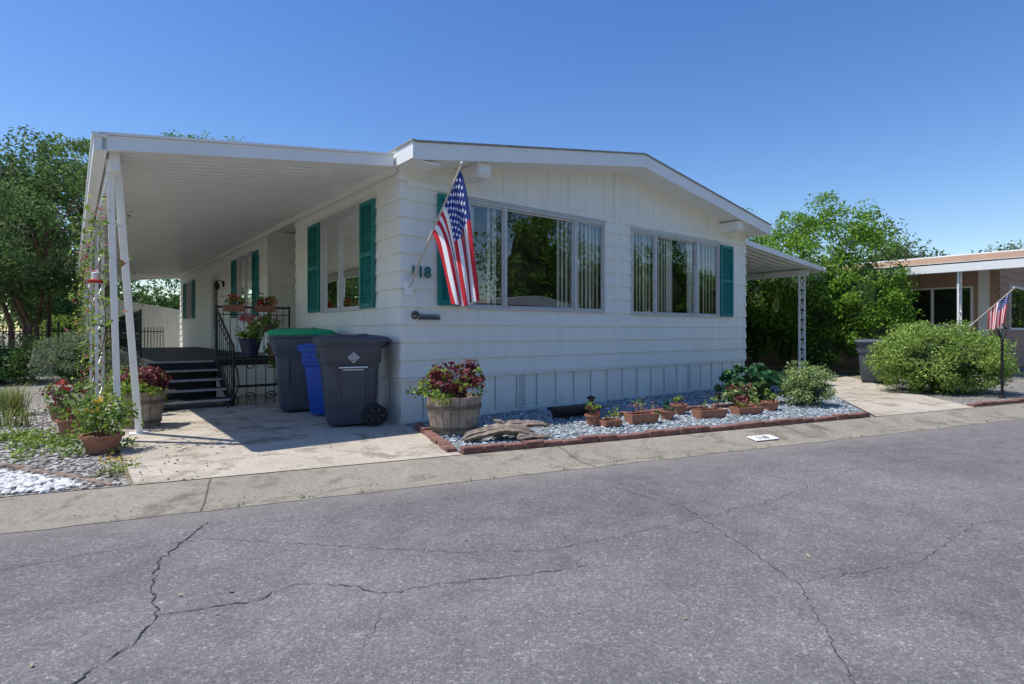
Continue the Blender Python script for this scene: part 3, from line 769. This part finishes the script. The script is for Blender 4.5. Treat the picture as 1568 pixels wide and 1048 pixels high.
b=MB(); b.lathe([(0,.75),(.10,.75),(.16,1.0),(.18,1.03),(.16,1.03),(.14,.97),(0,.97)],(-.12,0,0),20,0); crown(b,(-.12,0,1.14),(.18,.18,.16),16,.07,18,.065,1,.3,.6); crown(b,(-.12,0,1.30),(.15,.15,.12),8,.06,12,.055,2,.3,.7)
b.lathe([(0,.75),(.07,.75),(.10,.90),(.09,.90),(0,.87)],(.24,0,0),16,3); crown(b,(.30,-.02,.80),(.17,.14,.26),20,.08,20,.07,1,.3,.5)
b.build('potted_flowers',[PURPOT,L_LIME,L_PINK,TERRA],ps)
b=MB(); b.tube([(0,0,.4),(0,0,1.3)],.004,3,4); b.lathe([(0,.22),(.08,.24),(.13,.38),(.12,.38),(0,.36)],(0,0,0),16,0); crown(b,(0,0,.42),(.2,.2,.14),16,.07,16,.055,1,.3,.6); crown(b,(0,0,.46),(.2,.2,.12),6,.06,9,.05,2,.5,.7)
b.build('hanging_basket',[BARK,L_LIME,L_PINK,BLACK],None,HW(-.45,4.15,.9))

# white board fence closing the end of the carport
b=MB()
for i,x in enumerate(np.arange(-2.75,-.02,.15)):
    zt_=2.42-.17*(x+2.75); b.box(x,x+.144,18.5,18.52,.03,zt_,0)
b.box(-2.78,-.02,18.522,18.56,.35,.44,0); b.box(-2.78,-.02,18.522,18.56,1.65,1.74,0)
b.loft([[(-2.8,18.46,2.425),(0,18.46,1.95),(0,18.46,1.99),(-2.8,18.46,2.465)],[(-2.8,18.58,2.425),(0,18.58,1.95),(0,18.58,1.99),(-2.8,18.58,2.465)]],0)
b.build('white_fence',[TRIM],None,HC,HR)

# ------------------------------------------------------------------ right awning
aw=empty('side_awning',HC,HR)
b=MB(); ribroof(b,8.17,3.16,12.5,2.78,.35,13,.22)
slant(b,8.17,3.12,12.5,2.74,.30,.345,.12,0); b.box(12.5,12.58,.28,13,2.72,2.86,0)
b.box(12.0,12.08,.5,12.8,2.62,2.775,0)
b.build('roof_panels',[METALW],aw)
b=MB()
def ornpost(b,x,y,z1,dx=.22,r=.022):
    b.tube([(x,y,0),(x,y,z1)],r,0,4); b.tube([(x+dx,y,0),(x+dx,y,z1)],r,0,4)
    z=.15
    k=0
    while z<z1-.2:
        scroll(b,(x+dx/2,y,z+.12),dx*.42,(1,0),1.3,1 if k%2 else -1,.011); b.tube([(x,y,z),(x+dx,y,z+.24)] if k%2 else [(x+dx,y,z),(x,y,z+.24)],.009,0,4); z+=.26;k+=1
for y in (.62,4.6,8.6,12.4): ornpost(b,11.8,y,2.63,.30,.028)
b.build('posts',[METALW],aw)

# hedge beyond awning + climbing shrub under it
b=MB()
for i in range(12):
    w=-.3+i*1.0; x=13.35+random.uniform(-.15,.15); hi=random.uniform(-.35,.35)
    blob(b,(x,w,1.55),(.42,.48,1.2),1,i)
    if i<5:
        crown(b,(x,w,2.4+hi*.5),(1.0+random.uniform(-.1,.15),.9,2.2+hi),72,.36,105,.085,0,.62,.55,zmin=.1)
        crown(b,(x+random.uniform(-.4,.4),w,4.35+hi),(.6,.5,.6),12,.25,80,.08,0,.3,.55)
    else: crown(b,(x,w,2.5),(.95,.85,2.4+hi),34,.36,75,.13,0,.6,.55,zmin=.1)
    if i<6:
        for k in range(3): limb(b,(x,w,0),(x+random.uniform(-.3,.3),w+random.uniform(-.3,.3),1.6),.05,.03,2)
crown(b,(13.35,-.9,1.3),(.75,.5,1.2),34,.3,80,.08,0,.6,.55,zmin=.1)
b.build('tall_hedge',[L_HEDGE,CORE,BARK],None,HC,HR)
b=MB()
for i in range(6):
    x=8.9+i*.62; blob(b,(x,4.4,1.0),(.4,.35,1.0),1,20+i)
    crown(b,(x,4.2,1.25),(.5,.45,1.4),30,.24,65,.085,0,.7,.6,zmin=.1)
crown(b,(10.6,3.8,1.4),(1.6,.4,1.1),16,.06,7,.09,2,.8,.7)
b.build('camellia_hedge',[L_HEDGE,CORE,L_RED],None,HC,HR)

# ------------------------------------------------------------------ neighbour
nb=empty('neighbour_house',HC,HR)
FN=lambda a,o,z:(17-o,a,z); FNf=lambda a,o,z:(a,-2.4-o,z)
b=MB(); nh=[(-1.84,.1,1.3,2.45),(-1.0+3.2,3.6,1.3,2.45)]
lapwall(b,FN,-2.4,14,0.1,0.1+15*.2,.2,nh); lapwall(b,FNf,17,25,.1,.1+15*.2,.2,[(18.2,20.5,1.2,2.5)])
b.box(17.05,24.9,13.9,14,0,3.1,0); b.box(24.9,25,-2.4,14,0,3.1,0)
b.box(17.0,17.1,-2.4,14,0,.1,0); b.box(17.0,25,-2.38,-2.3,0,.1,0)
b.build('siding',[STUCCO],nb)
b=MB()
for (a0,a1) in ((-1.84,.1),(2.2,3.6)):
    b.box(a0,a0+.06,-.03,.04,1.3,2.45,0,FN); b.box(a1-.06,a1,-.03,.04,1.3,2.45,0,FN); b.box(a0,a1,-.03,.039,1.3,1.35,0,FN); b.box(a0,a1,-.03,.039,2.4,2.45,0,FN)
    m=(a0+a1)/2; b.box(m-.03,m+.03,-.03,.038,1.35,2.4,0,FN)
    b.add([FN(a0,-.01,1.3),FN(a1,-.01,1.3),FN(a1,-.01,2.45),FN(a0,-.01,2.45)],[(0,1,2,3)],1)
    b.box(a0-.2,a1+.2,-1.2,-.3,.8,2.8,2,FN)
b.box(18.2,20.5,-.02,.03,1.2,1.26,0,FNf); b.box(18.2,20.5,-.02,.03,2.44,2.5,0,FNf); b.box(18.2,18.26,-.02,.029,1.26,2.44,0,FNf)
b.add([FNf(18.2,-.01,1.2),FNf(20.5,-.01,1.2),FNf(20.5,-.01,2.5),FNf(18.2,-.01,2.5)],[(0,1,2,3)],1); b.box(18,20.7,-1.2,-.3,.8,2.8,2,FNf)
b.box(-2.2,-1.95,.0,.035,.15,2.9,0,FN)
b.build('windows',[TRIM,GLASS,RUB],nb)
b=MB(); b.loft([[(16.6,-3.0,3.12),(21,-3.0,3.6),(25.4,-3.0,3.12),(25.4,-3.0,3.32),(21,-3.0,3.82),(16.6,-3.0,3.32)],[(16.6,14.3,3.12),(21,14.3,3.6),(25.4,14.3,3.12),(25.4,14.3,3.32),(21,14.3,3.82),(16.6,14.3,3.32)]],0)
b.poly([(17,-2.39,3.1),(25,-2.39,3.1),(25,-2.39,3.18),(21,-2.39,3.65),(17,-2.39,3.18)],2)
b.box(16.58,16.598,-2.99,14.2,3.14,3.30,2)
b.lathe([(.08,0),(.08,.4),(.13,.41),(0,.5)],(18.2,4,3.4),10,0)
b.build('roof',[METALW,TRIM,STUCCO],nb)
b=MB(); ribroof(b,14.4,2.72,16.98,2.86,-4.4,10,.2); b.box(14.30,14.395,-4.45,10,2.66,2.86,0); slant(b,14.4,2.68,16.98,2.82,-4.45,-4.40,.14,0)
for y in (-4.1,-2.1,1.2,4.5): 
    ornpost(b,14.45,y,2.68,.24,.028)
b.build('carport',[METALW],nb)
f2=empty('american_flag',HC,HR)
flag(f2,(14.5,-2.30,1.26),(14.5,-3.16,2.18),.96,.46,(14.5,-2.98,1.30),(14.5,-2.68,1.18),.06,2.0,(-1,0,0),.014)

# ------------------------------------------------------------------ bins
def rrect(cx,cy,hx,hy,r,z,n=4):
    pts=[]
    for (sx,sy,a0) in ((1,1,0),(-1,1,90),(-1,-1,180),(1,-1,270)):
        for i in range(n+1):
            a=R(a0+90*i/n); pts.append((cx+sx*(hx-r)+r*math.cos(a),cy+sy*(hy-r)+r*math.sin(a),z))
    return pts
def bin_(name,loc,rot,bm,lm,h=1.0,sc=1.0,logo=True):
    e=empty(name,loc,rot); b=MB()
    b.loft([rrect(.0,0,.235,.20,.05,.03),rrect(0,0,.25,.215,.05,.06),rrect(-.01,0,.285,.26,.05,h*.62),rrect(-.01,0,.295,.268,.05,h*.72),rrect(-.01,0,.315,.285,.05,h*.74),rrect(-.015,0,.33,.30,.05,h*.93),rrect(-.015,0,.355,.322,.05,h*.94),rrect(-.015,0,.355,.322,.05,h*.985)],0)
    for sy in (-1,1):
        for x in (-.15,.15): b.box(x-.008,x+.008,sy*.262-.012,sy*.262+.012,h*.30,h*.70,0)
    b.tube([(.33,-.22,h*.90),(.42,-.21,h*.96),(.42,.21,h*.96),(.33,.22,h*.90)],.016,0,8)
    for y in (-.18,0,.18): b.box(.32,.42,y-.012,y+.012,h*.90,h*.96,0)
    b.box(-.36,-.30,-.2,.2,h*.80,h*.83,0)
    b.build('body',[bm],e,smooth=True,recalc=True)
    b=MB()
    b.loft([rrect(-.0,0,.385,.335,.06,h*.972),rrect(-.0,0,.39,.34,.06,h*1.01),rrect(0,0,.375,.325,.06,h*1.03),rrect(.0,0,.30,.25,.06,h*1.05),rrect(.0,0,.18,.15,.06,h*1.062)],0)
    for x in (-.14,.14): b.box(x-.03,x+.03,-.22,.22,h*1.04,h*1.068,0)
    b.tube([(.40,-.26,h*.99),(.40,.26,h*.99)],.018,0,8)
    b.build('lid',[lm],e,smooth=True,recalc=True)
    b=MB()
    for y in (-.275,.275):
        pr=[(.0,-.03),(.05,-.032),(.055,-.018),(.092,-.018),(.10,-.032),(.128,-.026),(.133,0),(.128,.026),(.10,.03),(.0,.03)]
        n=24
        vs=[];fs=[]
        for r,d in pr:
            for j in range(n):
                a=2*math.pi*j/n; vs.append((.235+r*math.cos(a),y+d,.135+r*math.sin(a)))
        for i in range(len(pr)-1):
            for j in range(n): fs.append((i*n+j,i*n+(j+1)%n,(i+1)*n+(j+1)%n,(i+1)*n+j))
        b.add(vs,fs,0)
        s=-.034 if y<0 else .034
        for a in range(6):
            t=a*math.pi/3; b.tube([(.235,y+s*.7,.135),(.235+.09*math.cos(t),y+s*.7,.135+.09*math.sin(t))],.009,1,4)
    b.tube([(.235,-.3,.135),(.235,.3,.135)],.012,1,8)
    b.build('wheels',[RUB,BINGY],e,smooth=True)
    if logo:
        b=MB(); zc=h*.80
        yf=-.31
        o=[(.062*math.cos(t),.062*math.sin(t)) for t in (0,math.pi/2,math.pi,3*math.pi/2)]; i_=[(p[0]*.8,p[1]*.8) for p in o]
        b.add([(p[0],yf,zc+p[1]) for p in o+i_],[(k,(k+1)%4,4+(k+1)%4,4+k) for k in range(4)],0)
        for t in (0,math.pi/2,math.pi,3*math.pi/2):
            c=(.02*math.cos(t),.02*math.sin(t)); b.add([(c[0]+.014*math.cos(q),yf,zc+c[1]+.014*math.sin(q)) for q in (0,math.pi/2,math.pi,3*math.pi/2)],[(0,1,2,3)],0)
        b.box(-.15,.15,-.296,-.293,h*.68,h*.695,0); b.box(-.11,.11,-.292,-.288,h*.655,h*.664,0)
        b.build('printed_logo',[WPR],e)
    e.scale=(sc,sc,sc) if not isinstance(sc,tuple) else sc
    return e
bin_('trash_bin',(-1.99,6.90,.012),R(24),BINBK,BINBK,1.04,(1.10,1,1))
bin_('recycling_bin',(-2.47,7.72,.012),R(75),BINBL,BINBL,.98,.95,False)
bin_('yard_waste_bin',(-3.05,8.15,.012),R(20),BINGY,BINGL,1.12,(1.15,1.05,1),False)
bin_('trash_bin',(8.1,12.6,.012),R(-30),BINGY,BINGY,.98,.93,False)

# ------------------------------------------------------------------ planters
def barrel(name,loc,r=.30,h=.42,seed=0,tall=.42):
    e=empty(name,loc,seed); b=MB(); n=20
    for i in range(n):
        a0=2*math.pi*i/n+.012;a1=2*math.pi*(i+1)/n-.012; rg=[]
        for z,k in ((0,.80),(h*.5,.93),(h,1.0)):
            dz=random.uniform(-.01,.008) if z==h else 0
            rg.append([(r*k*math.cos(a0),r*k*math.sin(a0),z+dz),(r*k*math.cos(a1),r*k*math.sin(a1),z+dz),((r*k-.025)*math.cos(a1),(r*k-.025)*math.sin(a1),z+dz),((r*k-.025)*math.cos(a0),(r*k-.025)*math.sin(a0),z+dz)])
        b.loft(rg,0)
    for z,k in ((.07,.835),(h*.72,.968)):
        b.lathe([(r*k+.003,z-.018),(r*k+.009,z-.018),(r*k+.012,z+.018),(r*k+.004,z+.018)],(0,0,0),30,1)
    b.lathe([(0,h-.05),(r*.95,h-.05)],(0,0,0),20,2)
    b.build('tub',[WOOD,HOOP,SOIL],e)
    b=MB()
    for k in range(16):
        a=random.uniform(0,6.28);q=random.uniform(.2,1.); b.tube([(.1*math.cos(a),.1*math.sin(a),h-.05),(r*q*math.cos(a),r*q*math.sin(a),h+random.uniform(.1,tall*.8))],.006,3,4)
    crown(b,(0,0,h+tall*.42),(r*.98,r*.98,tall*.5),40,.08,20,.058,0,.35,.72,zmin=h-.02)
    crown(b,(0,0,h+tall*.35),(r*1.05,r*1.05,tall*.5),22,.07,12,.05,1,.5,.6,zmin=h)
    crown(b,(-.12,-.05,h+tall*.12),(r*1.25,r*1.25,tall*.25),22,.08,18,.05,1,.6,.6,zmin=h-.12)
    crown(b,(.0,0,h+tall*.35),(r*1.05,r*1.05,tall*.5),5,.06,9,.045,2,.7,.7,zmin=h)
    b.build('coleus',[L_COL,L_LIME,L_PINK,BARK],e)
barrel('barrel_planter',(-.66,6.38,.01),.315,.42,0.3,.44)
barrel('barrel_planter',(-4.46,6.75,.012),.25,.42,1.3,.32)

b=MB()
def drift(pts,r0,r1):
    P=[Vector(p) for p in pts]; rings=[]
    Q=[]
    for i in range(len(P)-1):
        for j in range(5): Q.append(P[i].lerp(P[i+1],j/5)+Vector((random.uniform(-1,1),random.uniform(-1,1),random.uniform(-1,1)))*.007)
    Q.append(P[-1]); k=len(Q)
    for i,c in enumerate(Q):
        t=i/(k-1); r=(r0+(r1-r0)*t)*(1 if 0<i<k-1 else .35); d=(Q[min(i+1,k-1)]-Q[max(i-1,0)]).normalized(); x=d.cross(Vector((0,0,1))).normalized(); y=d.cross(x)
        rings.append([c+(x*math.cos(a)+y*math.sin(a)*.8)*r*(1+.22*math.sin(3*a+3*t)+.16*math.sin(7*a+1)+.08*random.uniform(-1,1)) for a in np.linspace(0,2*math.pi,25)[:-1]])
    b.loft(rings,0)
drift([(-.50,5.74,.05),(-.25,5.86,.11),(.0,5.88,.13),(.22,5.98,.07)],.055,.07)
drift([(-.22,5.98,.06),(.0,6.0,.14),(.2,6.06,.16),(.42,6.10,.14)],.08,.02)
drift([(.05,5.80,.05),(.2,5.88,.06),(.42,5.94,.03)],.05,.02)
drift([(-.05,5.93,.14),(-.12,5.9,.2),(-.2,5.92,.22)],.04,.012)
drift([(-.45,5.95,.04),(-.3,5.8,.06)],.04,.025)
b.build('driftwood',[DRIFT],smooth=True)

potplant('terracotta_pot',(.98,6.85,.01),.09,.13,[(L_LIME,1),(L_PINK,.3)],90,.035,.10,.14)
potplant('terracotta_pot',(1.18,6.78,.01),.12,.08,[(L_LIME,.7)],60,.03,.12,.04,'box',TERRA,None,.4)
potplant('terracotta_pot',(1.62,7.02,.01),.20,.12,[(L_LIME,.6),(L_PINK,.2)],110,.035,.20,.05,'box',TERRA,None,.35)
potplant('terracotta_pot',(2.02,7.30,.01),.10,.12,[(L_DKG,1)],80,.04,.10,.08)
potplant('terracotta_pot',(2.62,7.45,.01),.22,.11,[(L_BIG,.6)],110,.035,.20,.05,'box',TERRA,None,.35)
potplant('terracotta_pot',(2.30,7.75,.01),.11,.14,[(L_LIME,1)],80,.04,.12,.12)
potplant('terracotta_pot',(3.25,7.78,.01),.22,.10,[(L_COL,.4),(L_LIME,.6)],120,.04,.22,.10,'box',TERRA,None,.35)
potplant('terracotta_pot',(3.75,8.15,.01),.12,.13,[(L_LIME,1)],70,.04,.12,.12)
b=MB()
rg=[]
for x,k in ((-.36,.6),(-.33,1),(.33,1),(.36,.6)):
    rg.append([(x,.11*k*math.cos(a),.11+.10*k*math.sin(a)) for a in np.linspace(math.pi,2*math.pi,9)]+[(x,.09*k,.125),(x,-.09*k,.125)])
b.loft(rg,0); b.box(-.37,.37,-.13,-.105,.10,.13,0); b.box(-.37,.37,.105,.13,.10,.13,0); b.box(-.32,.32,-.08,.08,.118,.13,1)
b.build('black_planter',[RUB,SOIL],None,(.85,7.50,.02),R(30))
def plight(loc):
    b=MB(); b.tube([(0,0,0),(0,0,.22)],.008,0,6); b.lathe([(0,.18),(.03,.20),(.035,.26),(.055,.262),(.06,.28),(.02,.30),(0,.30)],(0,0,0),14,0); b.build('solar_path_light',[BLACK],None,loc,smooth=True)
plight((1.05,7.45,0)); plight((2.9,7.9,0)); plight((4.55,8.35,0))

kn=empty('kerb_number_sign',SW(5.03,4.58,-.026),SR); kn.rotation_euler=(R(9),0,SR)
b=MB(); b.box(-.17,.17,-.07,.07,-.002,.006,0); b.build('plate',[WPR],kn)
text('118',.11,(-.10,-.04,.0075),(0,0,0),BLACK,'digits',kn,.0005)

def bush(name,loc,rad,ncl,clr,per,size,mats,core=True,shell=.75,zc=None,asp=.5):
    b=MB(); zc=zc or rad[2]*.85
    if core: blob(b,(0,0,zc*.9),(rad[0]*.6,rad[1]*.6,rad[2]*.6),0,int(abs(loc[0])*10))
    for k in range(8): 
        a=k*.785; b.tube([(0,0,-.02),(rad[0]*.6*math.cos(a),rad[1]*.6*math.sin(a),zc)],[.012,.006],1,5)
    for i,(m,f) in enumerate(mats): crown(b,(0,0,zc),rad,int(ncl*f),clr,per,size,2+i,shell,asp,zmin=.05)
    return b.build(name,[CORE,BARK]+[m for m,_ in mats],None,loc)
bush('variegated_shrub',(4.55,8.75,0),(.42,.42,.36),80,.10,60,.036,[(L_BUSH,1)],shell=.6)
bush('large_shrub',(8.05,10.6,0),(1.2,.9,.68),280,.17,90,.05,[(L_BIG,1)],zc=.62,shell=.6)
bush('dark_leaf_shrub',(3.75,8.95,0),(.45,.4,.30),34,.11,14,.14,[(L_DKG,1)],zc=.32,asp=.6)
bush('coleus_plant',(3.38,8.28,0),(.22,.2,.20),20,.07,18,.06,[(L_BUSH,.6),(L_COL,.4)],asp=.6)
bush('dark_leaf_shrub',(5.2,10.2,0),(.4,.4,.25),24,.10,16,.09,[(L_LIME,.6),(L_DKG,.5)])
bush('lavender_shrub',(-8.25,10.7,0),(.72,.6,.50),110,.13,60,.045,[(L_GREY,1)],zc=.62,asp=.3)
bush('garden_shrub',(-6.6,9.6,0),(.4,.4,.3),34,.1,40,.05,[(L_COL,.3),(L_LIME,.7)])
bush('garden_shrub',(-5.3,7.9,0),(.35,.35,.25),30,.1,35,.045,[(L_LIME,.8),(L_PINK,.3)])
bush('garden_shrub',(-9.2,8.8,0),(.8,.6,.5),80,.14,50,.055,[(L_LIME,.6),(L_BIG,.5)])
bush('garden_shrub',(-11.2,12.3,0),(1.0,.8,.6),80,.18,50,.07,[(L_LIGHT,1)])
bush('garden_shrub',(-15.5,20,0),(1.6,1.0,.9),80,.25,45,.09,[(L_YEL,.15),(L_LIME,.9)])
bush('garden_shrub',(11.0,10.6,0),(.7,.6,.35),60,.13,40,.05,[(L_BIG,1)])
potplant('terracotta_pot',(-3.88,5.32,.01),.17,.17,[(L_LIME,1.2),(L_LIGHT,.6),(L_YEL,.04)],480,.045,.27,.36)
potplant('terracotta_pot',(-4.75,6.1,.01),.16,.2,[(L_LIGHT,1),(L_RED,.1)],280,.05,.22,.4)
potplant('terracotta_pot',(-5.75,7.2,.01),.16,.2,[(L_COL,.5),(L_LIME,.7)],280,.05,.22,.3)
b=MB()
for i in range(52):
    t=rs.rand(); x=-5.5+1.5*t+rs.randn()*.14; y=5.95-.65*t+rs.randn()*.16
    e=nrm(rs.randn(30,3)); p=np.array([x,y,.05])+e*np.array([.11,.11,.08])*rs.rand(30,1)**.4; p[:,2]=np.abs(p[:,2])
    leaves(b,p,e*.4,.042,0 if rs.rand()<.7 else 2,.6,.5,.8)
for i in range(12):
    x=rs.uniform(-3.5,-2.95);y=rs.uniform(4.4,4.9); e=nrm(rs.randn(12,3)); p=np.array([x,y,.05])+e*.05; p[:,2]=np.abs(p[:,2]); leaves(b,p,e,.03,0 if i%3 else 1)
for i in range(26):
    x,y,_=SW(rs.uniform(-3,9),4.25+rs.randn()*.012); e=nrm(rs.randn(7,3)); p=np.array([x,y,-.035])+e*.022; p[:,2]=np.maximum(p[:,2],-.034); leaves(b,p,e,.022,2,.4)
b.build('ground_cover_plants',[L_LIME,L_YEL,L_LIGHT])
b=MB()
for (cx,cy,hh,k) in ((-6.75,7.6,.42,160),(-7.3,8.1,.4,140),(-5.9,6.7,.25,80),(-3.2,4.5,.10,22),(-7.6,6.9,.35,120),(-8.6,7.6,.35,120)):
    for i in range(k):
        a=rs.rand()*6.28; l=hh*(.6+.6*rs.rand()); s=rs.uniform(.2,.9); bx=cx+rs.randn()*.07;by=cy+rs.randn()*.07
        d=np.array([math.cos(a),math.sin(a)]); n=np.array([-d[1],d[0]])*.005
        p=[(bx,by,0),(bx+d[0]*l*s*.35,by+d[1]*l*s*.35,l*.65),(bx+d[0]*l*s,by+d[1]*l*s,l*.95)]
        b.add([(p[0][0]-n[0],p[0][1]-n[1],0),(p[0][0]+n[0],p[0][1]+n[1],0),(p[1][0]+n[0],p[1][1]+n[1],p[1][2]),(p[1][0]-n[0],p[1][1]-n[1],p[1][2]),p[2]],[(0,1,2,3),(3,2,4)],0)
b.build('ornamental_grass',[L_GRASS])

b=MB()
b.lathe([(0,0),(.06,0),(.05,.03),(.022,.05),(.02,1.0),(.035,1.02),(.02,1.04)],(0,0,0),12,0)
b.lathe([(.035,1.04),(.055,1.19),(.0,1.19)],(0,0,0),6,1); b.lathe([(.07,1.19),(.075,1.20),(.03,1.25),(.012,1.27),(0,1.30)],(0,0,0),6,0)
for k in range(6): a=k*math.pi/3; b.tube([(.036*math.cos(a),.036*math.sin(a),1.04),(.058*math.cos(a),.058*math.sin(a),1.19)],.005,0,4)
b.build('garden_lamp_post',[BLACK,GLASS],None,(8.42,9.65,0))

b=MB()
def ironfence(p,q,h=1.2):
    p=Vector(p);q=Vector(q);L=(q-p).length;n=int(L/.12)
    for z in (.15,h-.15): b.tube([(p.x,p.y,z),(q.x,q.y,z)],.02,0,4)
    for i in range(n+1):
        c=p.lerp(q,i/n); b.tube([(c.x,c.y,0),(c.x,c.y,h if i%16 else h+.12)],.012 if i%16 else .03,0,4)
ironfence((-20,12.6),(-12.6,15.6),1.3); ironfence((-12.6,15.6),(-11.8,19),1.3)
b.build('iron_fence',[BLACK])

# ------------------------------------------------------------------ trees
tree('crape_myrtle_tree',(-14.0,16.2,0),6.9,(2.9,2.4,2.7),190,.5,170,.12,L_CRAPE,BARKR,5,.07,4.25,.35)
tree('crape_myrtle_tree',(-12.2,12.4,0),4.8,(1.6,1.3,1.5),90,.36,110,.09,L_CRAPE,BARKR,4,.05,3.4,.35)
tree('ash_tree',(-18.5,25.5,0),9.9,(3.9,3.2,3.6),130,.6,110,.17,L_LIGHT,BARK,1,.2,6.2)
tree('ash_tree',(-14.6,26.5,0),10.2,(3.2,2.6,2.6),90,.5,90,.15,L_LIGHT,BARK,1,.2,7.7)
tree('maple_tree',(-22,21,0),8.6,(3.6,3.0,3.6),150,.6,110,.17,L_TREE,BARK,1,.2,5.0,.35)
b=MB(); x,y=-25.0,30; limb(b,(x,y,0),(x,y,11.2),.2,.03)
for i in range(34):
    z=2.4+8.8*i/33; rr=1.7*(1-(z-2.4)/9.2)+.1; k=int(60+170*rr)
    a=rs.rand(k)*6.28; q=rr*(rs.rand(k)**.5); p=np.stack([x+q*np.cos(a),y+q*np.sin(a),z-q*.35+rs.randn(k)*.08],1)
    leaves(b,p,np.stack([np.cos(a),np.sin(a),a*0+.3],1),.2,1,.3)
b.build('conifer_tree',[BARK,L_TREE])
def mass(name,pts,mat_,size=.28,per=55,ncl=46):
    b=MB()
    for (x,y,h,r) in pts:
        limb(b,(x,y,0),(x,y,h*.6),.2,.1,1,4)
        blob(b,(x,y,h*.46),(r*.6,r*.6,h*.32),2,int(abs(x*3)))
        crown(b,(x,y,h*.55),(r,r,h*.47),ncl,r*.34,per,size,0,.6,.55,zmin=.3)
    b.build(name,[mat_,BARK,CORE])
P=[]
for i in range(16): P.append((-38+i*2.6+rs.randn()*.5,31+i*.5+rs.randn()*1.2,rs.uniform(3.5,5.2),rs.uniform(1.8,2.6)))
mass('background_trees',P,L_TREE,.2,60)
P=[(26.2,40,8.7,3.2),(29.5,42,7.4,2.6),(36,42,7.4,3),(40,43,7.6,3),(44,42,7.2,3),(23,42,6.8,2.5),(48,40,7,3),(53,40,7,3.2)]
P+=[(10+i*4,48+rs.randn(),5.2+rs.rand(),2.8) for i in range(5)]
mass('background_trees',P,L_DIST,.24,90,60)
P=[]
for i in range(14):
    e=14+i*4.1+rs.randn()*.6; q=SW(e,-9.5-1.0*(i%3)+rs.randn()*.6); P.append((q[0],q[1],rs.uniform(7.5,11),rs.uniform(2.2,3.0)))
for i in range(4):
    q=SW(-12+i*6.5,-15); P.append((q[0],q[1],7.5,2.5))
for i in range(7):
    q=SW(62+i*3,-4+i*4.5); P.append((q[0],q[1],rs.uniform(8,11),3.2))
mass('street_trees',P,L_REFL,.3,55,55)
oh=empty('opposite_house',SW(23,-6.3),SR)
b=MB(); lapwall(b,lambda a,o,z:(a,o,z),-4,4,0.1,2.6,.25,[(-3,-1,1.1,2.1),(1,3.0,1.1,2.1)]); b.box(-4,4,-3,-.05,0,2.5,0)
b.loft([[(-4.4,.5,2.6),(4.4,.5,2.6),(4.4,.5,2.8),(0,.5,3.2),(-4.4,.5,2.8)],[(-4.4,-3,2.6),(4.4,-3,2.6),(4.4,-3,2.8),(0,-3,3.2),(-4.4,-3,2.8)]],1)
b.build('walls_and_roof',[STUCCO,METALW],oh)

b=MB()
c=np.array([SW(rs.uniform(-3,9),rs.uniform(1.6,4.9)) for _ in range(44)]); c[:,2]=-.030
leaves(b,c,np.tile([0,0,1.],(44,1)),.024,0,.55,.15)
b.build('fallen_leaves',[M('dry_leaf',(.36,.28,.16),.8,.3,20)])

# ------------------------------------------------------------------ light
sd=Vector((-1.365,-.269,2.9)).normalized()
sun=bpy.data.lights.new('sun','SUN'); sun.energy=4.8; sun.angle=R(.53); sun.color=(1,.955,.88)
so=bpy.data.objects.new('sun',sun); scene.collection.objects.link(so); so.rotation_euler=sd.to_track_quat('Z','Y').to_euler(); so.location=(-20,-5,30)
w=bpy.data.worlds.new('World'); scene.world=w; w.use_nodes=True; t=w.node_tree
bg=t.nodes['Background']; sk=t.nodes.new('ShaderNodeTexSky'); sk.sky_type='NISHITA'; sk.sun_disc=False
sk.sun_elevation=R(64.4); sk.sun_rotation=R(258.9); sk.air_density=1.15; sk.dust_density=.3; sk.ozone_density=2.6; sk.altitude=50
hs=t.nodes.new('ShaderNodeHueSaturation'); hs.inputs['Saturation'].default_value=1.28; hs.inputs['Hue'].default_value=.512; hs.inputs['Value'].default_value=1.08
t.links.new(sk.outputs[0],hs.inputs['Color']); t.links.new(hs.outputs[0],bg.inputs[0]); bg.inputs[1].default_value=.15

scene.view_settings.view_transform='Standard'; scene.view_settings.look='None'; scene.view_settings.exposure=0
cam=bpy.data.cameras.new('camera'); co=bpy.data.objects.new('camera',cam); scene.collection.objects.link(co)
co.location=(0,0,1.15); co.rotation_euler=(R(90),0,0); cam.lens=19.75; cam.sensor_width=36; cam.shift_y=-.0102; cam.clip_end=2000; cam.clip_start=.05
scene.camera=co
